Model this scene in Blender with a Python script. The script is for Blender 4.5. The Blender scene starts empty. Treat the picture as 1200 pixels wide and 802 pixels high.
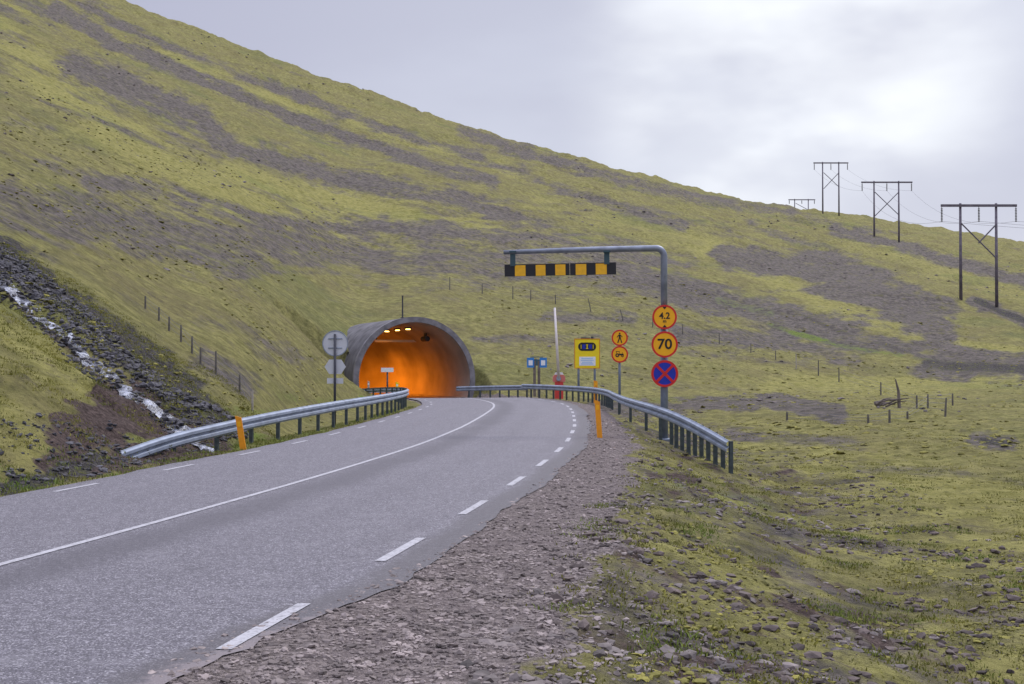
import bpy, bmesh, math, random
import numpy as np
from mathutils import Vector, Matrix
random.seed(7); rng = np.random.default_rng(7)
C = bpy.context.scene.collection
R = math.radians
CAM_H, F, YH, CX = 1.8, 1500.0, 430.0, 600.0      # eye height and the lens in photograph pixels

# ------------------------------------------------------------------ helpers
def tag(o, label=None, cat=None, group=None, kind=None):
    if label: o['label'] = label
    if cat: o['category'] = cat
    if group: o['group'] = group
    if kind: o['kind'] = kind
    return o
def empty(name, loc, label, cat, group=None, rz=0):
    o = bpy.data.objects.new(name, None); C.objects.link(o)
    o.location = loc; o.rotation_euler = (0, 0, rz); o.empty_display_size = .3
    return tag(o, label, cat, group)
def link_mesh(name, me, mat, parent=None, smooth=False):
    o = bpy.data.objects.new(name, me); C.objects.link(o)
    for m in (mat if isinstance(mat, (list, tuple)) else [mat]): me.materials.append(m)
    if parent: o.parent = parent
    if smooth: me.polygons.foreach_set('use_smooth', [True]*len(me.polygons))
    return o
def from_bm(name, bm, mat, parent=None, smooth=False):
    bmesh.ops.recalc_face_normals(bm, faces=bm.faces)
    me = bpy.data.meshes.new(name); bm.to_mesh(me); bm.free()
    return link_mesh(name, me, mat, parent, smooth)
def add_box(bm, c, s, rot=None):
    M = Matrix.Translation(c) @ (rot if rot else Matrix.Identity(4)) @ Matrix.Diagonal((s[0], s[1], s[2], 1))
    bmesh.ops.create_cube(bm, size=1, matrix=M)
def add_tube(bm, pts, r, seg=14, caps=True):
    pts = [Vector(p) for p in pts]; rings = []
    rs = r if isinstance(r, (list, tuple)) else [r]*len(pts)
    ref = None
    for i, p in enumerate(pts):
        d = (pts[min(i+1, len(pts)-1)] - pts[max(i-1, 0)]).normalized()
        if ref is None: ref = Vector((0, 0, 1)) if abs(d.z) < .9 else Vector((1, 0, 0))
        a = (ref - d*ref.dot(d)).normalized(); b = d.cross(a); ref = a
        rings.append([bm.verts.new(p + (a*math.cos(t)+b*math.sin(t))*rs[i]) for t in [2*math.pi*k/seg for k in range(seg)]])
    for A, B in zip(rings, rings[1:]):
        for k in range(seg): bm.faces.new((A[k], A[(k+1) % seg], B[(k+1) % seg], B[k]))
    if caps: bm.faces.new(rings[0][::-1]); bm.faces.new(rings[-1])
def add_prism(bm, poly, y0, y1):                      # polygon in x,z ; thickness along y
    A = [bm.verts.new((x, y0, z)) for x, z in poly]; B = [bm.verts.new((x, y1, z)) for x, z in poly]
    bm.faces.new(A); bm.faces.new(B[::-1]); n = len(poly)
    for i in range(n): bm.faces.new((A[i], B[i], B[(i+1) % n], A[(i+1) % n]))
def circ(cx, cz, r, n=40, sx=1): return [(cx+r*sx*math.cos(2*math.pi*k/n), cz+r*math.sin(2*math.pi*k/n)) for k in range(n)]
def ring(bm, cx, cz, ro, ri, y0, y1, n=48):
    o0 = [bm.verts.new((x, y0, z)) for x, z in circ(cx, cz, ro, n)]; i0 = [bm.verts.new((x, y0, z)) for x, z in circ(cx, cz, ri, n)]
    o1 = [bm.verts.new((x, y1, z)) for x, z in circ(cx, cz, ro, n)]; i1 = [bm.verts.new((x, y1, z)) for x, z in circ(cx, cz, ri, n)]
    for k in range(n):
        j = (k+1) % n
        bm.faces.new((o0[k], o0[j], i0[j], i0[k])); bm.faces.new((o1[k], i1[k], i1[j], o1[j]))
        bm.faces.new((o0[k], o1[k], o1[j], o0[j])); bm.faces.new((i0[k], i0[j], i1[j], i1[k]))
def text_mesh(name, s, size, loc, mat, parent, sx=1.0):
    cu = bpy.data.curves.new(name, 'FONT'); cu.body = s; cu.size = size; cu.align_x = 'CENTER'; cu.align_y = 'CENTER'
    cu.extrude = .002; cu.offset = size*.018
    t = bpy.data.objects.new(name+'_tmp', cu); C.objects.link(t)
    dg = bpy.context.evaluated_depsgraph_get(); me = bpy.data.meshes.new_from_object(t.evaluated_get(dg))
    bpy.data.objects.remove(t); bpy.data.curves.remove(cu)
    me.transform(Matrix.Translation(loc) @ Matrix.Rotation(math.pi/2, 4, 'X') @ Matrix.Diagonal((sx, 1, 1, 1)))
    me.materials.clear(); me.name = name
    return link_mesh(name, me, mat, parent)

# ------------------------------------------------------------------ noise in numpy
def hsh(ix, iy, seed):
    h = (ix.astype(np.int64)*374761393 + iy.astype(np.int64)*668265263 + seed*974634777) & 0xffffffff
    h = ((h ^ (h >> 13))*1274126177) & 0xffffffff
    return ((h ^ (h >> 16)) & 0xffff)/65535.0
def vnoise(x, y, seed=0):
    ix = np.floor(x); iy = np.floor(y); fx = x-ix; fy = y-iy
    fx = fx*fx*(3-2*fx); fy = fy*fy*(3-2*fy)
    a = hsh(ix, iy, seed); b = hsh(ix+1, iy, seed); c = hsh(ix, iy+1, seed); d = hsh(ix+1, iy+1, seed)
    return (a*(1-fx)+b*fx)*(1-fy)+(c*(1-fx)+d*fx)*fy
def fbm(x, y, seed=0, o=4):
    s = 0; a = .5; t = 0
    for k in range(o):
        s = s + a*vnoise(x*2**k + 17.3*k, y*2**k - 9.1*k, seed+k); t += a; a *= .5
    return s/t
def sstep(a, b, x):
    t = np.clip((x-a)/(b-a), 0, 1); return t*t*(3-2*t)
def smax(a, b, k): 
    h = np.clip(.5+.5*(a-b)/k, 0, 1); return b*(1-h)+a*h+k*h*(1-h)
def smin(a, b, k): return -smax(-a, -b, k)

# ------------------------------------------------------------------ the road line
def catmull(P, step=.5):
    P = [np.array(p, float) for p in P]; out = []
    for i in range(1, len(P)-2):
        p0, p1, p2, p3 = P[i-1:i+3]; n = max(2, int(np.linalg.norm(p2-p1)/step))
        for k in range(n):
            t = k/n
            out.append(.5*((2*p1)+(-p0+p2)*t+(2*p0-5*p1+4*p2-p3)*t*t+(-p0+3*p1-3*p2+p3)*t**3))
    out.append(P[-2]); return np.array(out)
TUN_A = R(20); TD = np.array([-math.sin(TUN_A), math.cos(TUN_A)]); TR = np.array([math.cos(TUN_A), math.sin(TUN_A)])
TUN_P = np.array([-6.5, 86.0]); R_OUT, R_IN, TUN_Z = 4.2, 3.86, .93; DIP = -.42
def tun_line(L):                                       # straight, then bending left inside the mountain
    if L <= 9: return TUN_P+TD*L, TUN_A
    Rb = 42.0; th = min((L-9)/Rb, 1.5); c = TUN_P+TD*9-TR*Rb
    a = TUN_A+th; return c+np.array([math.cos(a), math.sin(a)])*Rb, a
tpts = [tuple(tun_line(L)[0]) for L in (-.5, 4, 9, 15, 22, 30, 38, 48)]
CL = catmull([(-26, -120), (-21, -90), (-15.2, -55), (-9.9, -20), (-8.15, -10), (-6.55, 0), (-5.75, 5), (-4.93, 10), (-4.1, 15), (-3.34, 20), (-2.68, 25), (-2.12, 30), (-1.72, 35),
              (-1.4, 40), (-.98, 50), (-.82, 58), (-1.08, 64.5), (-2.0, 71), (-3.9, 78.8)]+tpts+[(-40, 125)], .5)
TN = np.gradient(CL, axis=0); TN /= np.linalg.norm(TN, axis=1)[:, None]
NR = np.stack([TN[:, 1], -TN[:, 0]], 1)               # to the right
SL = np.concatenate([[0], np.cumsum(np.linalg.norm(np.diff(CL, axis=0), axis=1))])
def road_z_at_y(Y): return DIP*sstep(73, 88, Y)
_m = CL[:, 1] < 96; CLY, CLX, CLA = CL[_m, 1], CL[_m, 0], np.arctan2(TN[_m, 0], TN[_m, 1])
def road_off(X, Y):                                    # signed distance from the centre line, + to the right
    a = np.interp(Y, CLY, CLA); o = (X-np.interp(Y, CLY, CLX))*np.cos(a)
    Y2 = Y+o*np.sin(a); a = np.interp(Y2, CLY, CLA); 
    for _ in range(2): Y2 = Y+o*np.sin(a)*1.0; a = np.interp(Y2, CLY, CLA); o = (X-np.interp(Y2, CLY, CLX))*np.cos(a)-(Y-Y2)*np.sin(a)
    return o, Y2
EDGE_R, EDGE_L = 3.82, -3.4

# ------------------------------------------------------------------ the hill
cols = np.array([[-900, 12, 300, -330, .02], [-300, 15, 300, -185, .02], [0, 20.4, 300, -62, .02], [100, 28.6, 305, -19, .02], [150, 34.9, 306, 2, .02], [200, 42, 308, 19, .02], [260, 48, 310, 43, .05], [310, 59, 312, 64, .1], [360, 71, 315, 83, .22], [385, 79, 316, 92, .3],
    [402, 83, 318, 98, .4], [425, 87, 319, 105, .5], [450, 88, 320, 114, .6], [487, 88, 322, 127, .8], [540, 91, 326, 146, .95], [620, 94, 330, 168, 1], [700, 96, 340, 191, 1], [800, 102, 355, 216, 1], [900, 108, 370, 239, 1],
    [960, 112, 380, 247, 1], [1000, 113, 385, 251, 1], [1100, 115, 400, 268, 1], [1200, 115, 420, 284, 1], [1500, 112, 450, 330, 1], [2200, 108, 480, 360, 1]], float)
dx = np.arange(-1000, 2300, 5.0)
def dense(c, s):
    v = np.interp(dx, cols[:, 0], c); k = np.exp(-.5*(np.arange(-40, 41)*5/s)**2); k /= k.sum()
    return np.convolve(np.pad(v, 40, 'edge'), k, 'valid')
dY0, dYc = dense(cols[:, 1], 20), dense(cols[:, 2], 40); dT = (YH-dense(cols[:, 3], 16))/F; dP = dense(cols[:, 4], 22)
STREAM = np.array([(-6.75, 29.4, -.15), (-7.4, 30.4, .22), (-8.3, 31.1, .72), (-9.4, 31.5, 1.3), (-10.6, 33.0, 2.0), (-12, 34.5, 2.8), (-13.5, 36.1, 3.62), (-14.9, 37.3, 4.45), (-17.6, 39.9, 6.0), (-24, 46, 9.6)])
STREAM = catmull([tuple(2*STREAM[0]-STREAM[1])]+[tuple(p) for p in STREAM]+[tuple(2*STREAM[-1]-STREAM[-2])], .35)
def stream_dist(X, Y):
    best = np.full(X.shape, 1e9); z = np.zeros(X.shape)
    q = np.linspace(0, len(STREAM)-1, len(STREAM)*4)
    for (x, y, zz) in np.stack([np.interp(q, np.arange(len(STREAM)), STREAM[:, k]) for k in range(3)], 1):
        wig = 0
        d = (X-x)**2+(Y-y)**2; m = d < best; best = np.where(m, d, best); z = np.where(m, zz, z)
    return np.sqrt(best), z
def hill(X, Y):
    px = CX+F*X/np.maximum(Y, 6)
    y0 = np.interp(px, dx, dY0); yc = np.interp(px, dx, dYc); T = np.interp(px, dx, dT)
    p = np.interp(px, dx, dP); t = Y-yc; over = np.where(t > 0, t, 0); Yq = np.minimum(np.maximum(Y, 3), yc)
    z = CAM_H+Yq*T*(1-(y0/Yq)**p)/(1-(y0/yc)**p)+.1*over-.32*over*sstep(0, 14, over)
    ys = np.interp(px, [-900, -100, 0, 80, 150, 235, 300, 340], [45, 41, 37.3, 34.5, 31.8, 30.6, 28, 0]); z = z-.7*np.maximum(ys-Y, 0)-np.where(px < 330, 0, 0)
    amp = sstep(40, 140, Y)
    z = z+amp*(2.6*(fbm(X/26+Y/40, Y/30-X/60, 3, 3)-.5)+.9*(fbm(X/6, Y/8, 5, 3)-.5))*sstep(0, 60, np.abs(Y-yc)*1.5)
    z = z+((.3+.5*sstep(100, 180, Y))*(fbm(X/2.2, Y/2.2, 8, 4)-.5))*sstep(36, 60, Y)+sstep(150, 300, Y)*(fbm(X/5, Y/5, 18, 4)-.5)*2.4
    return z
def ground(X, Y, carve=True, detail=True):
    X = np.asarray(X, float); Y = np.asarray(Y, float)
    off, yy = road_off(X, Y); rz = road_z_at_y(yy)
    dR = off-EDGE_R; dL = EDGE_L-off
    wsh = np.interp(yy, [0, 12, 22, 60], [2.0, 1.7, 1.25, 1.5])
    low = -1.0+.25*(fbm(X/9, Y/9, 11, 3)-.5)+.013*np.maximum(Y-20, 0)*sstep(2, 12, dR)
    zr = -.010-.05*np.clip(dR, 0, 1)-.31*np.maximum(dR-wsh, 0)
    zr = smax(zr, low, .25)
    zl = -.035-.06*np.clip(dL, 0, 1)-.3*np.maximum(dL-.9, 0); zl = smax(zl, -.75+0*X, .2)
    zp = np.where(off > 0, zr, zl)
    zb = .54*(-X-7.6)+.036*(Y-21); zb = zb-.6*np.maximum(Y-34, 0); zb = np.where(off < 0, zb, -9)
    zb = zb+(.5*(fbm(X/2.0, Y/2.6, 21, 3)-.5)+.25*(fbm(X/.6, Y/.6, 22, 2)-.5))*sstep(.2, 1.2, dL)
    zh = hill(X, Y)
    z = smax(smax(zp, zb, .35), zh, .7)
    if detail:
        far = sstep(.3, 1.6, np.where(off > 0, dR-.4, dL))
        z = z+far*(.22*(fbm(X/1.6, Y/1.6, 31, 3)-.5)+.10*(fbm(X/.35, Y/.35, 33, 3)-.5))
        z = z+(.03*(fbm(X/.25, Y/.25, 41, 2)-.5))*sstep(0, .4, np.maximum(dR, dL))
        md = sstep(4, 8, dR)*(1-sstep(60, 90, Y)); z = z+md*.18*(fbm(X/.9, Y/.9, 36, 2)-.5)+.20*(fbm(X/.6, Y/.6, 37, 3)-.5)*sstep(.9, 1.8, dR)*(1-sstep(3.5, 8, dR))*(Y < 60)
    if carve:
        near = (Y > 24) & (Y < 60) & (X < -4) & (X > -34)
        if near.any():
            d, zs = stream_dist(X[near], Y[near]); zz = z[near]
            chan = zs-.22+.5*np.maximum(d-.35, 0)**1.2+.25*(fbm(X[near]/.5, Y[near]/.5, 51, 2)-.5)
            z[near] = smin(zz, chan, .15)
    # cutting in front of the tunnel mouth, and the road bed
    ax = (X-TUN_P[0])*TD[0]+(Y-TUN_P[1])*TD[1]; lat = (X-TUN_P[0])*TR[0]+(Y-TUN_P[1])*TR[1]
    free = sstep(.6, 9, ax)*9+np.where(lat > 0, 5*sstep(-6, 0, ax)*sstep(4.6, 9, lat), 0)+80*sstep(8, 20, ax)+60*sstep(96, 110, Y)
    a_ = np.maximum(dR-.4, dL-.4)
    a_ = np.where(ax > -1, np.abs(lat)-4.15, a_)
    cap = rz-.05+np.where(a_ > 0, .62*a_+.12*a_*a_, 0)-.3*np.where((off < 0) & (Y > 55), sstep(0, 2, a_), 0)+free+40*sstep(10, 30, np.maximum(73-Y, 0))*np.where(a_ > 1.0, 1, 0)
    cap = np.where((ax > .5) & (np.abs(lat) < 3.9), np.maximum(cap, 4.55+.5*ax), cap)
    z = np.minimum(z, np.where(Y > 45, cap, 99))
    z = np.where((ax < .4) & (Y > 70) & (off < 4.4) & (off > -4.1), np.minimum(z, rz-.05), z)
    inr = (off < EDGE_R-.10-.6*(1-sstep(7.5, 13, Y))) & (off > EDGE_L+.05) & (ax < .4)
    return np.where(inr, rz-.10, z)
def gz(x, y): return float(ground(np.array([x]), np.array([y]))[0])
def at(px, py, y0=14, y1=430):                         # where the sight line through a photograph pixel meets the ground
    Y = np.exp(np.linspace(math.log(y0), math.log(y1), 2600)); X = (px-CX)/F*Y
    zz = ground(X, Y, detail=False); ray = CAM_H+(YH-py)/F*Y
    i = int(np.argmax(zz >= ray)) if (zz >= ray).any() else len(Y)-1
    return Vector((X[i], Y[i], gz(X[i], Y[i])))

# ------------------------------------------------------------------ materials
def mat(name, col, rough=.6, metal=0, noise=0, nscale=8, bump=0, bscale=40, emit=None, estr=0, col2=None, spec=.4):
    m = bpy.data.materials.new(name); m.use_nodes = True; nt = m.node_tree; b = nt.nodes['Principled BSDF']
    b.inputs['Base Color'].default_value = (*col, 1); b.inputs['Roughness'].default_value = rough
    b.inputs['Metallic'].default_value = metal; b.inputs['Specular IOR Level'].default_value = spec
    if emit: b.inputs['Emission Color'].default_value = (*emit, 1); b.inputs['Emission Strength'].default_value = estr
    tc = nt.nodes.new('ShaderNodeTexCoord')
    if noise or col2:
        n = nt.nodes.new('ShaderNodeTexNoise'); n.inputs['Scale'].default_value = nscale; n.inputs['Detail'].default_value = 6
        nt.links.new(tc.outputs['Object'], n.inputs['Vector'])
        r = nt.nodes.new('ShaderNodeValToRGB'); r.color_ramp.elements[0].position = .35; r.color_ramp.elements[1].position = .68
        c2 = col2 if col2 else tuple(max(0, c*(1-noise)) for c in col)
        r.color_ramp.elements[0].color = (*c2, 1); r.color_ramp.elements[1].color = (*col, 1)
        nt.links.new(n.outputs['Fac'], r.inputs['Fac']); nt.links.new(r.outputs['Color'], b.inputs['Base Color'])
    if bump:
        n = nt.nodes.new('ShaderNodeTexNoise'); n.inputs['Scale'].default_value = bscale; n.inputs['Detail'].default_value = 5
        nt.links.new(tc.outputs['Object'], n.inputs['Vector'])
        bp = nt.nodes.new('ShaderNodeBump'); bp.inputs['Strength'].default_value = bump; bp.inputs['Distance'].default_value = .02
        nt.links.new(n.outputs['Fac'], bp.inputs['Height']); nt.links.new(bp.outputs['Normal'], b.inputs['Normal'])
    return m
class NT:
    def __init__(s, m): s.nt = m.node_tree; s.b = s.nt.nodes['Principled BSDF']; s.tc = s.nt.nodes.new('ShaderNodeTexCoord').outputs['Object']
    def noise(s, sc, det=4, rough=.6, vec=None, scl=None):
        n = s.nt.nodes.new('ShaderNodeTexNoise'); n.inputs['Scale'].default_value = sc; n.inputs['Detail'].default_value = det; n.inputs['Roughness'].default_value = rough
        v = vec or s.tc
        if scl:
            mp = s.nt.nodes.new('ShaderNodeMapping'); mp.inputs['Scale'].default_value = scl; s.nt.links.new(v, mp.inputs['Vector']); v = mp.outputs[0]
        s.nt.links.new(v, n.inputs['Vector']); return n.outputs['Fac']
    def math(s, op, a, b=None, c=None, clamp=False):
        n = s.nt.nodes.new('ShaderNodeMath'); n.operation = op; n.use_clamp = clamp
        for i, v in enumerate((a, b, c)):
            if v is None: continue
            if isinstance(v, (int, float)): n.inputs[i].default_value = v
            else: s.nt.links.new(v, n.inputs[i])
        return n.outputs[0]
    def ss(s, v, a, b, lo=0, hi=1):
        n = s.nt.nodes.new('ShaderNodeMapRange'); n.interpolation_type = 'SMOOTHSTEP'
        n.inputs[1].default_value = a; n.inputs[2].default_value = b; n.inputs[3].default_value = lo; n.inputs[4].default_value = hi
        s.nt.links.new(v, n.inputs[0]); return n.outputs[0]
    def mix(s, f, a, b, mode='MIX'):
        n = s.nt.nodes.new('ShaderNodeMix'); n.data_type = 'RGBA'; n.blend_type = mode
        if isinstance(f, (int, float)): n.inputs[0].default_value = f
        else: s.nt.links.new(f, n.inputs[0])
        for i, v in ((6, a), (7, b)):
            if isinstance(v, tuple): n.inputs[i].default_value = (*v, 1)
            else: s.nt.links.new(v, n.inputs[i])
        return n.outputs[2]
    def attr(s, name):
        n = s.nt.nodes.new('ShaderNodeAttribute'); n.attribute_name = name
        sp = s.nt.nodes.new('ShaderNodeSeparateColor'); s.nt.links.new(n.outputs['Color'], sp.inputs[0]); return sp.outputs
    def bump(s, h, strength, dist):
        n = s.nt.nodes.new('ShaderNodeBump'); n.inputs['Strength'].default_value = strength; n.inputs['Distance'].default_value = dist
        s.nt.links.new(h, n.inputs['Height']); s.nt.links.new(n.outputs[0], s.b.inputs['Normal'])
    def voro(s, sc, out='Color', feat='F1'):
        n = s.nt.nodes.new('ShaderNodeTexVoronoi'); n.inputs['Scale'].default_value = sc; n.feature = feat
        s.nt.links.new(s.tc, n.inputs['Vector']); return n.outputs[out]
    def out(s, col): s.nt.links.new(col, s.b.inputs['Base Color'])

def ground_material():
    m = bpy.data.materials.new('hillside_ground'); m.use_nodes = True; k = NT(m); k.b.inputs['Roughness'].default_value = .95; k.b.inputs['Specular IOR Level'].default_value = .1
    A = k.attr('mask_a'); B = k.attr('mask_b')          # a: scree, vivid grass, bare soil   b: road gravel, brightness of moss, dark stones
    nf = k.noise(9, 5, .7); nm = k.noise(1.6, 5, .65); nl = k.noise(.28, 5, .62); nx = k.noise(.07, 4, .6); nvf = k.noise(34, 3, .7)
    moss = k.mix(k.ss(nm, .34, .68), (.165, .158, .052), (.315, .292, .105))
    moss = k.mix(k.ss(nl, .38, .66, 0, .55), moss, (.175, .145, .072))
    moss = k.mix(k.ss(B[1], .35, .9, 0, .8), moss, k.mix(k.ss(nm, .34, .62), (.235, .225, .058), (.365, .34, .112)))
    moss = k.mix(k.ss(nf, .50, .72, 0, .6), moss, (.085, .078, .035))
    f1 = k.noise(2.6, 6, .78); f2 = k.noise(.75, 6, .78)
    moss = k.mix(k.ss(f1, .52, .68, 0, .48), moss, (.085, .082, .040)); moss = k.mix(k.ss(f2, .54, .68, 0, .55), moss, (.125, .108, .072))
    moss = k.mix(k.ss(f1, .46, .34, 0, .45), moss, (.36, .335, .12))
    moss = k.mix(k.ss(nx, .5, .7, 0, .3), moss, (.10, .15, .04))
    scree = k.mix(k.ss(nm, .35, .65), (.090, .079, .068), (.195, .168, .150))
    scree = k.mix(k.ss(nf, .45, .7, 0, .5), scree, (.12, .12, .07)); scree = k.mix(k.ss(f1, .5, .66, 0, .6), scree, (.055, .05, .052)); scree = k.mix(k.ss(f2, .47, .36, 0, .65), scree, (.16, .15, .06))
    t = k.math('ADD', A[0], k.math('MULTIPLY', k.math('SUBTRACT', k.math('ADD', k.math('MULTIPLY', nl, .4), k.math('ADD', k.math('MULTIPLY', f2, .35), k.math('MULTIPLY', f1, .25))), .5), 2.3))
    col = k.mix(k.ss(t, .24, .80), moss, scree)
    g = k.math('ADD', A[1], k.math('MULTIPLY', k.math('SUBTRACT', nm, .5), .9))
    col = k.mix(k.ss(g, .4, .75), col, k.mix(nf, (.10, .15, .03), (.20, .26, .05)))
    so = k.math('ADD', A[2], k.math('MULTIPLY', k.math('SUBTRACT', nm, .5), 1.0))
    soil = k.mix(k.ss(nf, .35, .7), (.060, .044, .038), (.155, .115, .10))
    col = k.mix(k.ss(so, .4, .62), col, soil)
    dk = k.math('ADD', B[2], k.math('MULTIPLY', k.math('SUBTRACT', nm, .5), .9))
    stone = k.mix(k.ss(nf, .38, .66), (.030, .027, .026), (.125, .115, .11)); stone = k.mix(k.ss(nm, .52, .66, 0, .8), stone, (.13, .135, .04))
    col = k.mix(k.ss(dk, .4, .6), col, stone)
    v = k.voro(30, 'Color'); vs = k.nt.nodes.new('ShaderNodeSeparateColor'); k.nt.links.new(v, vs.inputs[0])
    grav = k.mix(vs.outputs[0], (.11, .092, .082), (.38, .325, .30)); grav = k.mix(k.ss(nm, .3, .7, 0, .6), grav, (.20, .165, .16))
    grav = k.mix(k.ss(nvf, .55, .7, 0, .6), grav, (.06, .055, .055))
    gr = k.math('ADD', B[0], k.math('MULTIPLY', k.math('SUBTRACT', k.math('ADD', k.math('MULTIPLY', nm, .5), k.math('MULTIPLY', nf, .5)), .5), .9))
    col = k.mix(k.ss(gr, .38, .62), col, grav)
    k.out(col)
    h = k.math('ADD', k.math('MULTIPLY', nf, .55), k.math('ADD', k.math('MULTIPLY', nm, 1.2), k.math('MULTIPLY', nvf, .18)))
    k.bump(k.math('ADD', h, k.math('MULTIPLY', f1, 1.2)), .9, .26)
    return m
def asphalt_material():
    m = bpy.data.materials.new('worn_asphalt'); m.use_nodes = True; k = NT(m); k.b.inputs['Roughness'].default_value = .62; k.b.inputs['Specular IOR Level'].default_value = .35
    A = k.attr('lane'); # r across-road wear, g edge strip
    sp = k.noise(55, 3, .75); mid = k.noise(6, 5, .7); lo = k.noise(.5, 4, .6)
    sp2 = k.voro(90, 'Color'); s2 = k.nt.nodes.new('ShaderNodeSeparateColor'); k.nt.links.new(sp2, s2.inputs[0])
    col = k.mix(k.ss(sp, .34, .68), (.043, .039, .047), (.182, .170, .192)); g2 = k.noise(12, 7, .88); col = k.mix(k.ss(g2, .50, .60, 0, .75), col, (.055, .052, .058)); col = k.mix(k.ss(g2, .47, .38, 0, .65), col, (.31, .295, .32))
    col = k.mix(k.ss(s2.outputs[0], .78, .95, 0, .75), col, (.40, .385, .40))
    col = k.mix(k.ss(s2.outputs[1], .8, .95, 0, .7), col, (.045, .043, .05))
    col = k.mix(k.ss(mid, .5, .72, 0, .5), col, (.085, .08, .088)); md2 = k.noise(2.2, 5, .7); col = k.mix(k.ss(md2, .5, .7, 0, .45), col, (.195, .186, .198))
    wear = k.math('ADD', A[0], k.math('MULTIPLY', k.math('SUBTRACT', lo, .5), .7))
    col = k.mix(k.ss(wear, .15, .8, 0, .62), col, (.065, .06, .068))
    ed = k.math('ADD', A[1], k.math('MULTIPLY', k.math('SUBTRACT', mid, .5), .5))
    col = k.mix(k.ss(ed, .2, .9, 0, .68), col, (.075, .068, .070))
    du = k.math('ADD', A[2], k.math('MULTIPLY', k.math('SUBTRACT', mid, .5), 1.4))
    col = k.mix(k.ss(du, .45, .75, 0, .8), col, k.mix(sp, (.12, .10, .10), (.29, .25, .25)))
    k.out(col); k.bump(k.math('ADD', sp, k.math('MULTIPLY', mid, .5)), .5, .012)
    return m
M_ground = ground_material(); M_asph = asphalt_material()
def paint_material():
    m = bpy.data.materials.new('worn_road_paint'); m.use_nodes = True; k = NT(m); k.b.inputs['Roughness'].default_value = .6
    n = k.noise(24, 6, .85); n2 = k.noise(7, 4)
    k.out(k.mix(k.ss(k.math('ADD', k.math('MULTIPLY', n, .7), k.math('MULTIPLY', n2, .3)), .46, .60), (.40, .395, .41), (.20, .195, .205))); return m
M_paint = paint_material()
M_galv = mat('galvanised_steel', (.31, .36, .44), .62, .05, noise=.35, nscale=3, bump=.1)
M_pole = mat('grey_blue_pole', (.20, .235, .29), .5, .3, noise=.3, nscale=5)
M_armm = mat('weathered_galvanised_arm', (.27, .30, .36), .5, .4, noise=.35, nscale=4)
M_post = mat('dark_guardrail_post', (.065, .085, .088), .7, .1, noise=.4, nscale=9)
M_orange = mat('marker_orange', (.86, .33, .012), .5, noise=.18, nscale=8)
M_refl = mat('reflector_white', (.80, .80, .78), .3)
M_yel = mat('sign_yellow', (.90, .43, .008), .4, noise=.08, nscale=9)
M_lemon = mat('sign_lemon_yellow', (.86, .66, .012), .4, noise=.08, nscale=6)
M_red = mat('sign_red', (.62, .022, .020), .4, noise=.15, nscale=9)
M_blue = mat('sign_blue', (.012, .03, .38), .35, noise=.15, nscale=9)
M_sky = mat('sign_light_blue', (.03, .20, .55), .4)
M_black = mat('sign_black', (.012, .012, .014), .5)
M_white = mat('sign_white', (.78, .80, .82), .4, noise=.08)
M_pale = mat('pale_blue_print', (.38, .56, .78), .5)
M_byel = mat('board_yellow', (.85, .45, .015), .5, noise=.15)
M_bblk = mat('board_black', (.015, .015, .018), .5)
M_teal = mat('bracket_teal', (.045, .085, .10), .5, .3)
M_back = mat('sign_back_aluminium', (.60, .62, .66), .55, .05, noise=.12, nscale=3)
M_dkpole = mat('dark_steel_pole', (.05, .052, .065), .6, .3)
M_wood = mat('weathered_timber', (.20, .165, .145), .85, noise=.5, nscale=4, bump=.4)
M_grwood = mat('silvered_fence_wood', (.17, .155, .135), .9, noise=.45, nscale=6, bump=.4)
M_paleW = mat('bleached_fence_wood', (.42, .38, .33), .9, noise=.3, nscale=6)
M_pyl = mat('dark_pylon_timber', (.17, .15, .18), .85, noise=.4, nscale=2)
M_ins = mat('insulator_glass', (.10, .09, .09), .4)
M_wire = mat('wire_metal', (.16, .16, .17), .6, .5)
M_conc = mat('portal_concrete', (.15, .145, .155), .85, col2=(.07, .066, .072), nscale=1.3, bump=.5, bscale=14)
M_rim = mat('portal_rim_concrete', (.24, .23, .245), .8, noise=.45, nscale=2.2, bump=.4, bscale=14)
M_in = mat('tunnel_lining_concrete', (.44, .40, .36), .7, col2=(.27, .24, .21), nscale=.4, bump=.4, bscale=2.2)
M_lamp = mat('sodium_lamp', (.9, .6, .2), .4, emit=(1, .56, .12), estr=9)
M_glow = mat('lit_tunnel_sign', (.9, .35, .05), .4)
M_redp = mat('barrier_red', (.60, .055, .05), .5, noise=.15)
M_barw = mat('barrier_pale_paint', (.72, .66, .64), .5, noise=.12)
M_rock = mat('basalt_stone', (.24, .205, .19), .9, col2=(.05, .043, .04), nscale=2.5, bump=.6, bscale=20)
M_drock = mat('dark_basalt_stone', (.105, .10, .11), .85, col2=(.028, .028, .032), nscale=2.2, bump=.6, bscale=16)
M_cush = mat('moss_cushion', (.29, .265, .070), .95, col2=(.11, .105, .04), nscale=2.6, bump=.8, bscale=22, spec=.1)
M_brock = mat('brown_slope_stone', (.17, .135, .12), .95, col2=(.045, .036, .033), nscale=2.5, bump=.6, bscale=20)
M_peb = mat('road_gravel_stone', (.36, .305, .28), .9, col2=(.085, .07, .064), nscale=3.5)
M_grass = mat('grass_blade', (.27, .25, .05), .8, col2=(.11, .12, .03), nscale=.9, spec=.1)
M_ggrass = mat('green_grass_blade', (.14, .20, .04), .8, col2=(.18, .17, .045), nscale=.9, spec=.1)

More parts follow.
